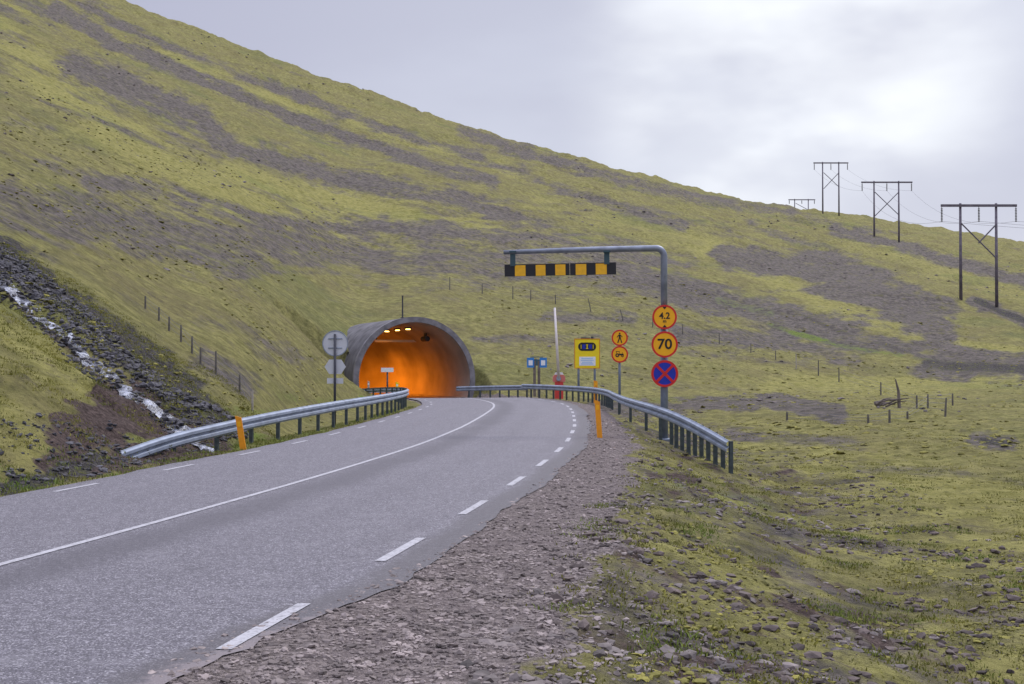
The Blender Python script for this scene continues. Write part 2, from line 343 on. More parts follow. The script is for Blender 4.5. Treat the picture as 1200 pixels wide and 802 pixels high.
# ------------------------------------------------------------------ hillside mesh
# patches of scree, soil and grass seen on the slope, each a stroke (x, y of the photograph, half width, strength)
SCREE = [([(60, 8), (131, 49), (187, 71), (243, 94), (300, 120), (356, 142), (400, 156), (475, 184), (531, 201), (580, 214)], 8, .75),
    ([(84, 76), (124, 88), (168, 108), (225, 133), (250, 152)], 17, .8), ([(250, 152), (277, 172), (318, 183), (372, 200)], 13, .7),
    ([(94, 8), (168, 41), (232, 67), (300, 94), (375, 120), (450, 150), (520, 172), (640, 215), (720, 240), (800, 262)], 7, .5),
    ([(0, 0), (60, 18)], 12, .4), ([(10, 140), (60, 150)], 8, .35), ([(40, 190), (100, 205)], 10, .35),
    ([(540, 152), (620, 180), (700, 203), (760, 220), (850, 236), (930, 248)], 8, .55),
    ([(385, 208), (440, 215), (500, 226), (560, 240), (605, 256)], 13, .62), ([(610, 255), (700, 280), (760, 290)], 9, .45),
    ([(105, 213), (150, 218), (180, 224)], 11, .6), ([(180, 222), (240, 238), (300, 254)], 10, .5),
    ([(0, 245), (120, 260), (260, 285), (420, 290), (560, 300), (700, 312), (790, 325)], 30, .50),
    ([(300, 258), (450, 265), (560, 275), (700, 292), (800, 315)], 13, .55), ([(330, 300), (450, 305), (620, 318)], 14, .5),
    ([(560, 330), (700, 345), (800, 350)], 9, .3), ([(0, 300), (60, 310)], 12, .3),
    ([(740, 318), (830, 350), (900, 366), (960, 384), (1010, 402)], 22, .68), ([(790, 395), (900, 400), (1000, 420)], 14, .55), ([(640, 370), (740, 372)], 8, .5),
    ([(850, 302), (920, 308), (975, 322)], 14, .85), ([(965, 315), (1010, 335), (1060, 362), (1105, 392)], 22, .98), ([(991, 303), (1050, 330), (1115, 355)], 8, .55),
    ([(978, 269), (1018, 279), (1057, 288), (1096, 298), (1135, 311), (1188, 326), (1230, 335)], 7, .7), ([(880, 262), (940, 285), (1010, 300)], 5, .4),
    ([(925, 360), (970, 382), (1030, 400), (1085, 418)], 8, .8), ([(1090, 422), (1150, 425), (1230, 432)], 17, .7), ([(1140, 352), (1170, 362), (1220, 388)], 6, .9),
    ([(700, 482), (785, 477), (860, 474), (930, 476), (985, 481)], 9, 1.25), ([(860, 510), (940, 512), (1010, 520)], 7, .4), ([(1140, 515), (1185, 520)], 7, .7),
    ([(1000, 548), (1100, 552), (1200, 566)], 6, .3), ([(300, 400), (350, 420)], 14, .3), ([(230, 380), (300, 385)], 10, .25), ([(240, 420), (290, 455)], 14, .5), ([(560, 400), (700, 395)], 8, .3)]
GREEN = [([(842, 352), (875, 360), (905, 366)], 6, .5), ([(900, 380), (980, 405), (1070, 419), (1112, 424)], 4.5, .55), ([(0, 270), (60, 290)], 12, .4), ([(330, 465), (420, 475)], 10, .5),
    ([(260, 480), (330, 485)], 9, .4)]
MOSS = [([(0, 50), (80, 110), (180, 190), (300, 225), (420, 250), (560, 272)], 30, .75), ([(120, 150), (260, 205)], 18, .6), ([(180, 60), (330, 115), (480, 165), (600, 200)], 9, .5),
    ([(830, 290), (900, 325), (960, 355), (1040, 382), (1120, 402), (1200, 412)], 13, .8), ([(620, 235), (760, 275), (860, 290)], 14, .5), ([(430, 250), (620, 280)], 8, .6),
    ([(0, 380), (60, 430), (110, 455)], 28, .8), ([(0, 470), (40, 530)], 24, .7), ([(900, 450), (1100, 450), (1200, 445)], 10, .5), ([(1000, 280), (1200, 350)], 14, .5), ([(300, 350), (330, 440)], 25, .3),
    ([(870, 530), (1030, 570), (1200, 590)], 26, .42), ([(780, 680), (830, 700)], 22, .6)]
SOIL = [([(90, 505), (170, 478), (240, 515)], 36, .95), ([(60, 545), (220, 530)], 20, .85), ([(120, 455), (190, 490)], 14, .9), ([(40, 415), (90, 440)], 7, .4), ([(10, 345), (60, 390), (120, 445), (160, 465)], 6, .6)]
DARK = [([(-20, 285), (40, 325), (100, 370), (170, 420), (225, 470)], 25, .85), ([(210, 455), (250, 490)], 22, .85), ([(935, 366), (975, 386), (1030, 402), (1085, 420)], 4, .5), ([(1085, 424), (1150, 430), (1240, 436)], 9, .6), ([(1145, 352), (1180, 368), (1230, 388)], 4, .8), ([(1150, 516), (1182, 520)], 4, .7), ([(-10, 575), (60, 560), (120, 535)], 15, .7)]
def stroke_mask(px, py, strokes, jitter):
    out = np.zeros(px.shape)
    for pts, w, st in strokes:
        xs = [p[0] for p in pts]; ys = [p[1] for p in pts]
        m = (px > min(xs)-3*w) & (px < max(xs)+3*w) & (py > min(ys)-3*w) & (py < max(ys)+3*w)
        if not m.any(): continue
        qx = px[m]; qy = py[m]; d = np.full(qx.shape, 1e9)
        for (x0, y0), (x1, y1) in zip(pts, pts[1:]):
            dx_, dy_ = x1-x0, y1-y0; t = np.clip(((qx-x0)*dx_+(qy-y0)*dy_)/(dx_*dx_+dy_*dy_), 0, 1)
            d = np.minimum(d, np.hypot(qx-x0-t*dx_, qy-y0-t*dy_))
        v = st*(1-sstep(.1, 1.7, d/w+jitter[m])); out[m] = np.maximum(out[m], v)
    return out

NU, NV = 980, 900; AP = 9.0
t = np.linspace(-1, 1, NU); us = .52*t+.33*t**5
vt = np.linspace(0, 1, NV); lv = np.log(AP+.5)+(np.log(560+AP)-np.log(AP+.5))*vt
ys_ = np.exp(lv)-AP
dens = 1+1.6*np.exp(-((ys_-88)/7)**2)+.25*np.exp(-((ys_-32)/9)**2)      # finer rows round the portal and the stream
w_ = 1/dens; cum = np.cumsum(w_[::1]*0+dens); q = np.linspace(cum[0], cum[-1], NV); lv = np.interp(q, cum, lv); ys_ = np.exp(lv)-AP
YY, UU = np.meshgrid(ys_, us, indexing='ij'); XX = UU*(YY+AP)
ZZ = ground(XX, YY)
px = CX+F*XX/np.maximum(YY, 2.5); py = YH-F*(ZZ-CAM_H)/np.maximum(YY, 2.5)
ang = np.interp(px, [-200, 150, 400, 700, 1000, 1300], [.42, .42, .38, .28, .26, .22])
ca, sa = np.cos(ang), np.sin(ang); pu, pv = px*ca+py*sa, -px*sa+py*ca
streak = fbm(pu/90, pv/9, 61, 4); streak2 = fbm(pu/260, pv/34, 71, 3)
hz = fbm(px/70, py/5, 77, 3)
onhill = sstep(60, 110, YY)*sstep(330, 260, py)
streak3 = fbm(pu/34, pv/3.4, 63, 4); jit = (streak-.5)*2.0+(fbm(px/14, py/9, 66, 3)-.5)*1.1
OFF, YR = road_off(XX, YY); dR = OFF-EDGE_R; dL = EDGE_L-OFF
farw = sstep(20, 45, YY)
slope_ = sstep(.9, 1.8, dR)*(1-sstep(5, 11, dR))*(YY < 60)
scree = stroke_mask(px, py, SCREE, jit)*(.78+.6*fbm(pu/22, pv/5, 64, 3))+onhill*((streak-.5)*1.0+(streak3-.5)*.75+(streak2-.5)*.4)+.17+sstep(50, 90, YY)*(1-onhill)*(hz-.5)*.6
green = stroke_mask(px, py, GREEN, jit*.6)+.12*(streak2 > .6)
mossb = .30*sstep(4, 9, dR)*(YY < 110)+(fbm(XX/.9, YY/1.4, 99, 3) > .55)*slope_*.5+stroke_mask(px, py, MOSS, jit*.8)*.85+onhill*((.5-streak)*.6+(.5-streak3)*.6)+.2
soil = stroke_mask(px, py, SOIL, jit*.6); dark = stroke_mask(px, py, DARK, jit*.6)
nb = fbm(XX/1.1, YY/1.1, 81, 3)
slope = sstep(.9, 1.8, dR)*(1-sstep(4.0, 8.0, dR))*(YY < 60)
scree = scree+slope*(.22+1.1*(nb-.45)); soil = soil+slope*(.16+1.5*(fbm(XX/.8, YY/1.3, 91, 4)-.45)); dark = dark+slope*(1.3*(fbm(XX/.7, YY/1.0, 93, 4)-.42))
wg = np.interp(YR, [0, 10, 20, 60], [2.1, 1.9, 1.5, 1.0])
gravel = np.where(OFF > 0, 1-sstep(.55, 1.15, dR/wg+(nb-.5)*.55), 1-sstep(.0, .35, dL+(nb-.5)*.4))*(YY < 100)*(((XX-TUN_P[0])*TD[0]+(YY-TUN_P[1])*TD[1]) < .3)
green = green+np.where((OFF < 0) & (dL > .15) & (dL < 2.2) & (YY > 26) & (YY < 84), .42, 0)+slope*.35*(fbm(XX/2.3, YY/2.3, 95, 2) > .64)
def face_grid(nv, nu):
    i = np.arange(nv*nu).reshape(nv, nu); return np.stack([i[:-1, :-1], i[:-1, 1:], i[1:, 1:], i[1:, :-1]], -1).reshape(-1, 4)
co = np.stack([XX, YY, ZZ], -1).reshape(-1, 3); fc = face_grid(NV, NU)
# open the sheet where the tunnel bore passes through it
ax = (co[:, 0]-TUN_P[0])*TD[0]+(co[:, 1]-TUN_P[1])*TD[1]; lat = (co[:, 0]-TUN_P[0])*TR[0]+(co[:, 1]-TUN_P[1])*TR[1]
insd = (ax > .15) & (ax < 40) & (np.hypot(lat, co[:, 2]-TUN_Z) < R_IN+.12)
fc = fc[~insd[fc].any(1)]
def big_mesh(name, co, fc):
    me = bpy.data.meshes.new(name); n = fc.shape[1]
    me.vertices.add(len(co)); me.vertices.foreach_set('co', co.astype(np.float32).ravel())
    me.loops.add(fc.size); me.loops.foreach_set('vertex_index', fc.astype(np.int32).ravel())
    me.polygons.add(len(fc)); me.polygons.foreach_set('loop_start', np.arange(0, fc.size, n, dtype=np.int32))
    me.polygons.foreach_set('use_smooth', np.ones(len(fc), bool)); me.update(calc_edges=True); return me
me = big_mesh('hillside', co, fc)
def put_attr(me, name, r, g, b):
    a = me.attributes.new(name, 'FLOAT_COLOR', 'POINT')
    a.data.foreach_set('color', np.stack([r, g, b, np.ones_like(r)], -1).astype(np.float32).ravel())
put_attr(me, 'mask_a', scree.ravel(), green.ravel(), soil.ravel()); put_attr(me, 'mask_b', gravel.ravel(), mossb.ravel(), dark.ravel())
hs = link_mesh('hillside', me, M_ground); tag(hs, 'mossy green and grey scree hillside with the field below it', kind='structure')
# the wider land under and behind
bm = bmesh.new(); vs = [bm.verts.new(p) for p in ((-1500, -1500, -3.2), (1500, -1500, -3.2), (1500, 2500, -3.2), (-1500, 2500, -3.2))]; bm.faces.new(vs)
o = from_bm('ground', bm, mat('lowland_moss', (.16, .15, .06), .95, noise=.4, nscale=.05)); tag(o, 'low mossy land beyond', kind='structure')
bm = bmesh.new()                                        # ground behind and beside the camera
ny, nx = 60, 70; gy = np.linspace(-60, -.3, ny); gx = np.linspace(-60, 60, nx); GX, GY = np.meshgrid(gx, gy)
o_, y_ = road_off(GX, GY); gzv = np.where((o_ < 4.3) & (o_ > -4), -.14, np.maximum(-.14-.3*np.maximum(o_-4.3, 0), -1.3)); gzv = np.where(o_ < -4, -.14+.2*np.maximum(-4-o_, 0), gzv)
me2 = big_mesh('verge', np.stack([GX, GY, gzv-.05], -1).reshape(-1, 3), face_grid(ny, nx)); z0 = np.zeros(ny*nx)
put_attr(me2, 'mask_a', z0+.2, z0, z0); put_attr(me2, 'mask_b', np.where(np.abs(o_) < 6, .8, 0).ravel(), z0+.3, z0)
bm.free(); tag(link_mesh('field', me2, M_ground), kind='structure')

# ------------------------------------------------------------------ road and markings
def strip(name, o0, o1, m, n=2, zoff=0.0, s0=None, s1=None, parent=None, jit=None):
    idx = [i for i in range(len(CL)) if (s0 is None or SL[i] >= s0) and (s1 is None or SL[i] <= s1)]
    P = CL[idx]; N = NR[idx]; rz = road_z_at_y(P[:, 1]); ts = np.linspace(0, 1, n); co = []
    for i in range(len(idx)):
        a, b = o0, o1
        if jit: a, b = jit(SL[idx[i]])
        for t_ in ts: o = a+(b-a)*t_; co.append((P[i, 0]+N[i, 0]*o, P[i, 1]+N[i, 1]*o, rz[i]+zoff))
    me = big_mesh(name, np.array(co), face_grid(len(idx), n)[:, ::-1]); me.update()
    return link_mesh(name, me, m, parent), np.array(co).reshape(len(idx), n, 3), idx
CLs = CL
def refine(step):                                       # denser road line for ragged edges
    global CL, TN, NR, SL
    s = np.arange(0, SL[-1], step); CL = np.stack([np.interp(s, SL, CL[:, 0]), np.interp(s, SL, CL[:, 1])], 1)
    TN = np.gradient(CL, axis=0); TN /= np.linalg.norm(TN, axis=1)[:, None]; NR = np.stack([TN[:, 1], -TN[:, 0]], 1); SL = s
refine(.12)
def ragged(s):
    a = np.array([s]); y = float(np.interp(s, SL, CL[:, 1]))
    jr = float((fbm(a/2.6, a*0, 201, 6)-.5)[0])*.24+float((fbm(a/.35, a*0, 203, 2)-.5)[0])*.07; jl = float((fbm(a/1.6, a*0+3, 205, 4)-.5)[0])*.22
    return EDGE_L-.02+jl, EDGE_R+jr+.02-.42*(1-float(sstep(7.5, 11.5, np.array(y))))+(0 if y > 12 else jr*.8)
NRD = 41
rd, rc, idx = strip('road', EDGE_L, EDGE_R, M_asph, NRD, 0, jit=ragged)
tt = np.linspace(EDGE_L, EDGE_R, NRD)
wear = np.exp(-((tt-.55)/.5)**2)*.75+np.exp(-((tt-1.75)/.45)**2)*.35+np.exp(-((tt+1.6)/.4)**2)*.3+np.exp(-((tt-3.0)/.25)**2)*.35
edge = sstep(3.25, 3.6, tt)*1.0+sstep(-3.05, -3.3, tt)*.5
RY = CL[idx, 1]
dust = sstep(3.25, 3.9, tt)[None, :]*(1-sstep(7, 13, RY))[:, None]*.9+sstep(3.76, 3.85, tt)[None, :]*.25
put_attr(rd.data, 'lane', np.tile(wear, len(idx)), np.tile(edge, len(idx)), dust.ravel())
tag(rd, kind='structure'); sy = lambda y: float(np.interp(y, CL[:, 1], SL))
# asphalt skirt: the broken outer edge has thickness
m1, _, _ = strip('centre_line', -.048, .048, M_paint, 2, .006, sy(-40), sy(92)); tag(m1, kind='structure')
def dashes(name, o0, start_y, L, P, n0, n1, w=.075):
    vs, fs = [], []
    s_0 = sy(start_y)
    for k in range(n0, n1):
        a = s_0+k*P; ii = np.arange(a, a+L+1e-6, L/4)
        if ii[-1] > sy(88): continue
        b = len(vs)
        for s in ii:
            x, y = np.interp(s, SL, CL[:, 0]), np.interp(s, SL, CL[:, 1]); nx_, ny_ = np.interp(s, SL, NR[:, 0]), np.interp(s, SL, NR[:, 1]); z = float(road_z_at_y(y))+.006
            for o in (o0-w, o0+w): vs.append((x+nx_*o, y+ny_*o, z))
        for j in range(4): fs.append((b+2*j, b+2*j+1, b+2*j+3, b+2*j+2))
    me = bpy.data.meshes.new(name); me.from_pydata(vs, [], fs); return tag(link_mesh(name, me, M_paint), kind='structure')
dashes('edge_line', 3.35, 8.72, 1.6, 3.76, -10, 24, .052)
dashes('edge_line', -2.98, 18.0, 1.35, 3.9, -10, 17, .045)

# ------------------------------------------------------------------ tunnel
tun = empty('road_tunnel', (TUN_P[0], TUN_P[1], DIP), 'grey concrete horseshoe tunnel mouth in the hillside, glowing orange inside', 'tunnel')
inv = Matrix.Translation(-tun.location)
def tun_frame(L): p, a = tun_line(L); return Vector((p[0], p[1], 0)), Vector((math.cos(a), math.sin(a), 0))
def sweep_arc(bm, r, Ls, a0, a1, n, jitter=0):
    rings = []
    for L in Ls:
        p, r_ = tun_frame(L); row = []
        for k in range(n):
            a = a0+(a1-a0)*k/(n-1); rr = r+(random.uniform(-jitter, jitter) if L > 6 else 0)
            row.append(bm.verts.new(p+r_*(math.cos(a)*rr)+Vector((0, 0, TUN_Z+math.sin(a)*rr))))
        rings.append(row)
    for A, B in zip(rings, rings[1:]):
        for k in range(n-1): bm.faces.new((A[k], A[k+1], B[k+1], B[k]))
    return rings
a_o = (R(-26), R(206)); a_i = (R(-24), R(204))
bm = bmesh.new(); sweep_arc(bm, R_OUT, [.0, .5, 1, 2, 3, 4.5, 6, 8, 9, 12], *a_o, 60)
o = from_bm('outer_shell', bm, M_conc, tun, True); o.data.transform(inv)
bm = bmesh.new(); sweep_arc(bm, R_IN, [0, .5, 1, 2, 3, 4, 5, 6]+[6+1.2*k for k in range(1, 50)], *a_i, 60, .025)
o = from_bm('inner_lining', bm, M_in, tun, True); o.data.transform(inv)
bm = bmesh.new()
A = sweep_arc(bm, R_OUT+.03, [-.04, .35], *a_o, 60); B = sweep_arc(bm, R_IN+.01, [-.04, .35], *a_i, 60)
for k in range(59): bm.faces.new((A[0][k], A[0][k+1], B[0][k+1], B[0][k])); bm.faces.new((A[1][k], A[1][k+1], B[1][k+1], B[1][k]))
bm.faces.new((A[0][0], A[1][0], B[1][0], B[0][0])); bm.faces.new((A[0][-1], A[1][-1], B[1][-1], B[0][-1]))
o = from_bm('portal_rim', bm, M_rim, tun, False); o.data.transform(inv)
bm = bmesh.new(); ring_ = sweep_arc(bm, R_IN+.5, [64.5, 64.8], R(-40), R(220), 40); bm.faces.new(ring_[0])
o = from_bm('end_wall', bm, M_in, tun); o.data.transform(inv)
bm = bmesh.new()                                        # walkway kerbs / floor between road and wall
for sgn in (-1, 1):
    prev = None
    for L in [.4]+[1.5*k for k in range(1, 43)]:
        p, r_ = tun_frame(L); z = DIP
        row = [bm.verts.new(p+r_*(sgn*3.36)+Vector((0, 0, z-.03))), bm.verts.new(p+r_*(sgn*3.36)+Vector((0, 0, z+.14))), bm.verts.new(p+r_*(sgn*3.95)+Vector((0, 0, z+.14)))]
        if prev:
            for k in range(2): bm.faces.new((prev[k], prev[k+1], row[k+1], row[k]))
        prev = row
o = from_bm('kerb', bm, M_in, tun); o.data.transform(inv)
lampL = [2.4, 5.2, 8.2, 11.6, 15, 16, 20, 24, 28, 33, 38, 43, 48]
for i, L in enumerate(lampL):
    p, r_ = tun_frame(L); a = math.atan2(r_.y, r_.x); q = p+r_*(.15)+Vector((0, 0, 4.42))
    bm = bmesh.new(); add_box(bm, (0, 0, .06), (.34, .5, .1)); o = from_bm('ceiling_lamp', bm, M_dkpole, tun)
    o.location = q-tun.location; o.rotation_euler.z = a
    bm = bmesh.new(); add_box(bm, (0, 0, -.035), (.24, .3, .05)); g = from_bm('lamp_glass', bm, M_lamp, o)
    if L > 4:
        for sx in (0,):
            ld = bpy.data.lights.new('tunnel_light', 'SPOT'); ld.spot_size = R(158); ld.spot_blend = .75; ld.energy = 2.1*(45 if L < 6 else 190 if L < 9 else 380 if L < 14 else 420 if L < 18 else 330 if L < 30 else 200); ld.color = (1, .24, .006); ld.shadow_soft_size = .2
            lo_ = bpy.data.objects.new('tunnel_light', ld); C.objects.link(lo_); lo_.location = q+Vector((0, 0, -.45)); lo_.parent = None
bm = bmesh.new(); p, r_ = tun_frame(9.5); a = math.atan2(r_.y, r_.x)
add_box(bm, (0, 0, 0), (3.2, .12, .17)); o = from_bm('cross_beam', bm, M_refl, tun); o.location = p+r_*(1.15)+Vector((0, 0, 3.72))-tun.location; o.rotation_euler.z = a
for s_ in (-1.45, 1.45): bm = bmesh.new(); add_box(bm, (s_, 0, .32), (.05, .05, .5)); from_bm('hanger', bm, M_dkpole, o)
bm = bmesh.new(); add_tube(bm, [(0, -.55, 0), (0, .55, 0)], .19, 18); add_box(bm, (0, 0, .28), (.08, .5, .25)); o = from_bm('jet_fan', bm, M_dkpole, tun)
p, r_ = tun_frame(4.5); o.location = p+r_*2.0+Vector((0, 0, 3.78))-tun.location; o.rotation_euler.z = a
bm = bmesh.new(); add_tube(bm, [(0, 0, 0), (0, 0, 1.45)], .05, 8); add_box(bm, (0, 0, 0.02), (.24, .24, .05)); add_tube(bm, [(0, 0, 1.45), (0, 0, 1.5)], .065, 8)
p, r_ = tun_frame(.5); po = from_bm('slim_pole', bm, M_dkpole); po.location = p+r_*(-.75)+Vector((0, 0, TUN_Z+R_OUT-.04)); tag(po, 'slim dark pole standing on the crown of the tunnel mouth', 'pole')

# ------------------------------------------------------------------ guardrails
WP = [(0, 0), (.01, .02), (.062, .05), (.062, .11), (0, .143), (0, .167), (.062, .20), (.062, .26), (.01, .29), (0, .31)]
def guardrail(label, pts, posts, side, group):
    """pts: (x, y, z of the rail's top); posts: distances along it; side +1 = the road is to the left of travel"""
    P = catmull([tuple(2*np.array(pts[0], float)-np.array(pts[1], float))]+pts+[tuple(2*np.array(pts[-1], float)-np.array(pts[-2], float))], .35)
    T = np.gradient(P[:, :2], axis=0); T /= np.linalg.norm(T, axis=1)[:, None]; N = np.stack([-T[:, 1], T[:, 0]], 1)*side
    root = empty('guardrail', (P[0, 0], P[0, 1], gz(P[0, 0], P[0, 1])), label, 'guardrail', group); base = root.location
    bm = bmesh.new(); prof = WP+[(a-.012, b) for a, b in WP[::-1]]; prev = None; first = last = None
    for i in range(len(P)):
        row = [bm.verts.new(Vector((P[i, 0]+N[i, 0]*a, P[i, 1]+N[i, 1]*a, P[i, 2]-.31+b))-base) for a, b in prof]
        if prev:
            for k in range(len(row)): bm.faces.new((prev[k], prev[(k+1) % len(row)], row[(k+1) % len(row)], row[k]))
        else: first = row
        prev = row
    bm.faces.new(first); bm.faces.new(prev[::-1])
    from_bm('rail', bm, M_galv, root)
    s = np.concatenate([[0], np.cumsum(np.linalg.norm(np.diff(P[:, :2], axis=0), axis=1))])
    for d in posts:
        if d > s[-1]: continue
        x, y, z = (np.interp(d, s, P[:, k]) for k in range(3)); nx_, ny_ = np.interp(d, s, N[:, 0]), np.interp(d, s, N[:, 1])
        x -= nx_*.085; y -= ny_*.085; g = gz(x, y); bm = bmesh.new(); H = z-g-.03
        rot = Matrix.Rotation(math.atan2(ny_, nx_), 4, 'Z')
        if H < .05: continue
        add_box(bm, (0, 0, H/2-.15), (.085, .085, H+.3), rot)
        bmesh.ops.bevel(bm, geom=bm.edges[:], offset=.008, segments=1)
        o = from_bm('post', bm, M_post, root); o.location = Vector((x, y, g))-base
    return root, P, s
GR = 'galvanised guardrails along the road'
guardrail('long galvanised guardrail on the left road verge, its near end dipping to the ground', [(-7.95, 25.0, .05), (-7.25, 27, .36), (-6.68, 29.5, .52), (-6.2, 32, .63), (-5.72, 35.8, .71), (-5.35, 40, .75), (-5.0, 46, .76), (-4.8, 52, .76), (-4.78, 57, .76), (-5.1, 62.5, .74), (-6.0, 69, .70), (-7.5, 75, .60), (-9.6, 81.0, .42)],
    [.6, 2.5, 4.6, 6.6, 8.6, 10.6, 12.6, 14.6, 16.6, 18.6, 20.2, 21.6, 23, 24.4, 25.8, 27.2, 28.6, 30, 31.4, 32.8, 34.2]+[36+1.9*k for k in range(13)], -1, GR)
posts = [.06+.46*k for k in range(10)]+[5.6, 8.2, 13.2, 19.5]+[25.5+1.15*k for k in range(30)]
guardrail('galvanised guardrail on the right verge with close dark posts at its near flared end', [(5.05, 29.9, .08), (4.78, 31, .28), (4.45, 32.5, .50), (4.15, 34, .66), (3.95, 36.5, .74), (3.88, 39.3, .76), (3.92, 45, .76), (4.12, 52, .76), (4.32, 58, .76), (4.22, 63.5, .76), (3.7, 68, .76), (2.75, 72, .76), (1.55, 75.6, .76), (.62, 77.6, .76)], posts, 1, GR)
guardrail('short far guardrail leading to the right foot of the tunnel mouth', [(.95, 77.4, .70), (-.3, 80.2, .64), (-1.5, 82.6, .58), (-2.8, 84.7, .52), (-3.7, 85.6, .48)], [.3+1.35*k for k in range(9)], 1, GR)

# ------------------------------------------------------------------ signs
def sign_pole(bm, h, r=.045, base=-.3): add_tube(bm, [(0, 0, base), (0, 0, h)], r, 14); add_tube(bm, [(0, 0, h), (0, 0, h+.012)], [r, r*.6], 14)
def disc_sign(name, r, z, y, parent, face, border, label, bw=.14):
    bm = bmesh.new(); add_prism(bm, circ(0, z, r, 48), y, y+.018); d = from_bm(name, bm, face, parent); d['label'] = label
    bm = bmesh.new(); ring(bm, 0, z, r+.003, r*(1-bw), y-.005, y+.022); from_bm('border', bm, border, d)
    return d
# height gantry at the right verge
GX_, GY_ = 4.28, 36.0; g0 = gz(GX_, GY_)
gan = empty('height_gantry', (GX_, GY_, g0), 'tall grey gantry pole with striped height board on its arm and three round signs', 'height gantry', rz=R(-2))
ztop = CAM_H+(YH-291)/F*GY_-g0
bm = bmesh.new(); sign_pole(bm, 3.2, .105); add_tube(bm, [(0, 0, -.05), (0, 0, .04)], .2, 16); from_bm('lower_pole', bm, M_pole, gan, True)
bm = bmesh.new(); cr = .22
pts = [(0, 0, 3.0), (0, 0, ztop-cr)]+[(-cr+cr*math.cos(R(a)), 0, ztop-cr+cr*math.sin(R(a))) for a in (15, 30, 45, 60, 75, 90)]+[(-2.2, 0, ztop-.03), (-4.52, 0, ztop-.10)]
add_tube(bm, pts, [.095]*2+[.092]*6+[.078, .062], 16); from_bm('arm', bm, M_armm, gan, True)
bm = bmesh.new(); add_tube(bm, [(0, 0, 3.12), (0, 0, 3.24)], .118, 16); from_bm('pole_collar', bm, M_pole, gan, True)
zb_ = CAM_H+(YH-315.5)/F*GY_-g0; tilt = .018
def brd(x): return zb_+tilt*(x+2.9)
def gx(p): return (p-778)/F*GY_
for p in (600.5, 711):
    bm = bmesh.new(); x = gx(p); add_box(bm, (x, .0, (brd(x)+.12+ztop-.07)/2), (.15, .05, ztop-.07-brd(x)-.12)); add_box(bm, (x, 0, ztop-.09), (.19, .19, .05)); from_bm('hanger', bm, M_teal, gan)
seg = [590.8, 603, 615.5, 627.5, 639, 650.5, 662.5, 667.3], [667.9, 674.5, 687, 698, 711, 722]
for j, ss_ in enumerate(seg):
    x0, x1 = gx(ss_[0]), gx(ss_[-1]); bm = bmesh.new(); xm = (x0+x1)/2
    add_box(bm, (xm, .02, brd(xm)), (x1-x0, .03, .34), Matrix.Rotation(-math.atan(tilt), 4, 'Y')); bmesh.ops.bevel(bm, geom=bm.edges[:], offset=.006, segments=1)
    b_ = from_bm('height_board', bm, M_bblk, gan)
    for k in range(len(ss_)-1):
        if (k % 2 == 1):
            bm = bmesh.new(); a, c = gx(ss_[k]), gx(ss_[k+1]); add_box(bm, ((a+c)/2, .0, brd((a+c)/2)-.012), (c-a, .016, .305), Matrix.Rotation(-math.atan(tilt), 4, 'Y')); from_bm('stripe', bm, M_byel, b_)
def zpx(p, Y=GY_): return CAM_H+(YH-p)/F*Y
yf = -.17
for p in (372, 404, 438): bm = bmesh.new(); add_box(bm, (0, -.10, zpx(p)-g0), (.30, .09, .06)); from_bm('sign_clamp', bm, M_pole, gan)
d = disc_sign('height_limit_sign', .34, zpx(372)-g0, yf, gan, M_yel, M_red, 'round yellow and red sign reading 4.2 m')
text_mesh('lettering', '4.2', .25, (0, yf-.008, zpx(372)-g0+.03), M_black, d); text_mesh('lettering', 'm', .13, (0, yf-.008, zpx(372)-g0-.115), M_black, d)
zc = zpx(372)-g0
for sg in (1, -1): bm = bmesh.new(); add_prism(bm, [(-.06, zc+sg*.288), (.06, zc+sg*.288), (0, zc+sg*.215)], yf-.008, yf-.002); from_bm('arrow', bm, M_black, d)
d = disc_sign('speed_limit_sign', .365, zpx(404)-g0, yf, gan, M_yel, M_red, 'round yellow and red sign reading 70'); text_mesh('lettering', '70', .40, (0, yf-.008, zpx(404)-g0), M_black, d, 1.05)
d = disc_sign('no_stopping_sign', .375, zpx(438)-g0, yf, gan, M_blue, M_red, 'round blue sign with a red cross and red border', .17)
bm = bmesh.new(); zc = zpx(438)-g0
add_box(bm, (0, yf-.004, zc), (.64, .006, .075), Matrix.Rotation(R(45), 4, 'Y')); add_box(bm, (0, yf-.0075, zc), (.64, .006, .075), Matrix.Rotation(R(-45), 4, 'Y')); from_bm('red_cross', bm, M_red, d)

# pedestrian / tractor prohibition pole
sx_, sy_ = (726-CX)/F*50, 50.0; g = gz(sx_, sy_); H = zpx(388, sy_)-g
pl = empty('sign_post', (sx_, sy_, g), 'slim grey post with small round walker sign above round tractor sign', 'sign post')
bm = bmesh.new(); sign_pole(bm, H-.05, .05); from_bm('pole', bm, M_pole, pl, True)
z1 = zpx(396.2, sy_)-g; z2 = zpx(415.5, sy_)-g
for z_ in (z1, z2): bm = bmesh.new(); add_box(bm, (0, -.06, z_), (.2, .05, .05)); from_bm('sign_clamp', bm, M_pole, pl)
d = disc_sign('no_walking_sign', .315, z1, -.1, pl, M_yel, M_red, 'round yellow and red sign with a black walking figure', .17)
bm = bmesh.new(); S_ = .21
def body(pts): add_prism(bm, [(x*S_, z1+z*S_) for x, z in pts], -.108, -.1025)
add_prism(bm, circ(.0, z1+.83*S_, .15*S_, 14), -.108, -.1025)
body([(-.2, .62), (.16, .62), (.2, -.02), (-.16, -.02)]); body([(-.16, -.03), (.06, -.03), (-.26, -.95), (-.46, -.90)]); body([(.03, -.03), (.2, -.03), (.48, -.88), (.28, -.97)])
body([(.16, .60), (.17, .42), (.46, .08), (.54, .18)]); body([(-.2, .60), (-.2, .38), (-.50, .02), (-.56, .14)]); from_bm('walking_figure', bm, M_black, d)
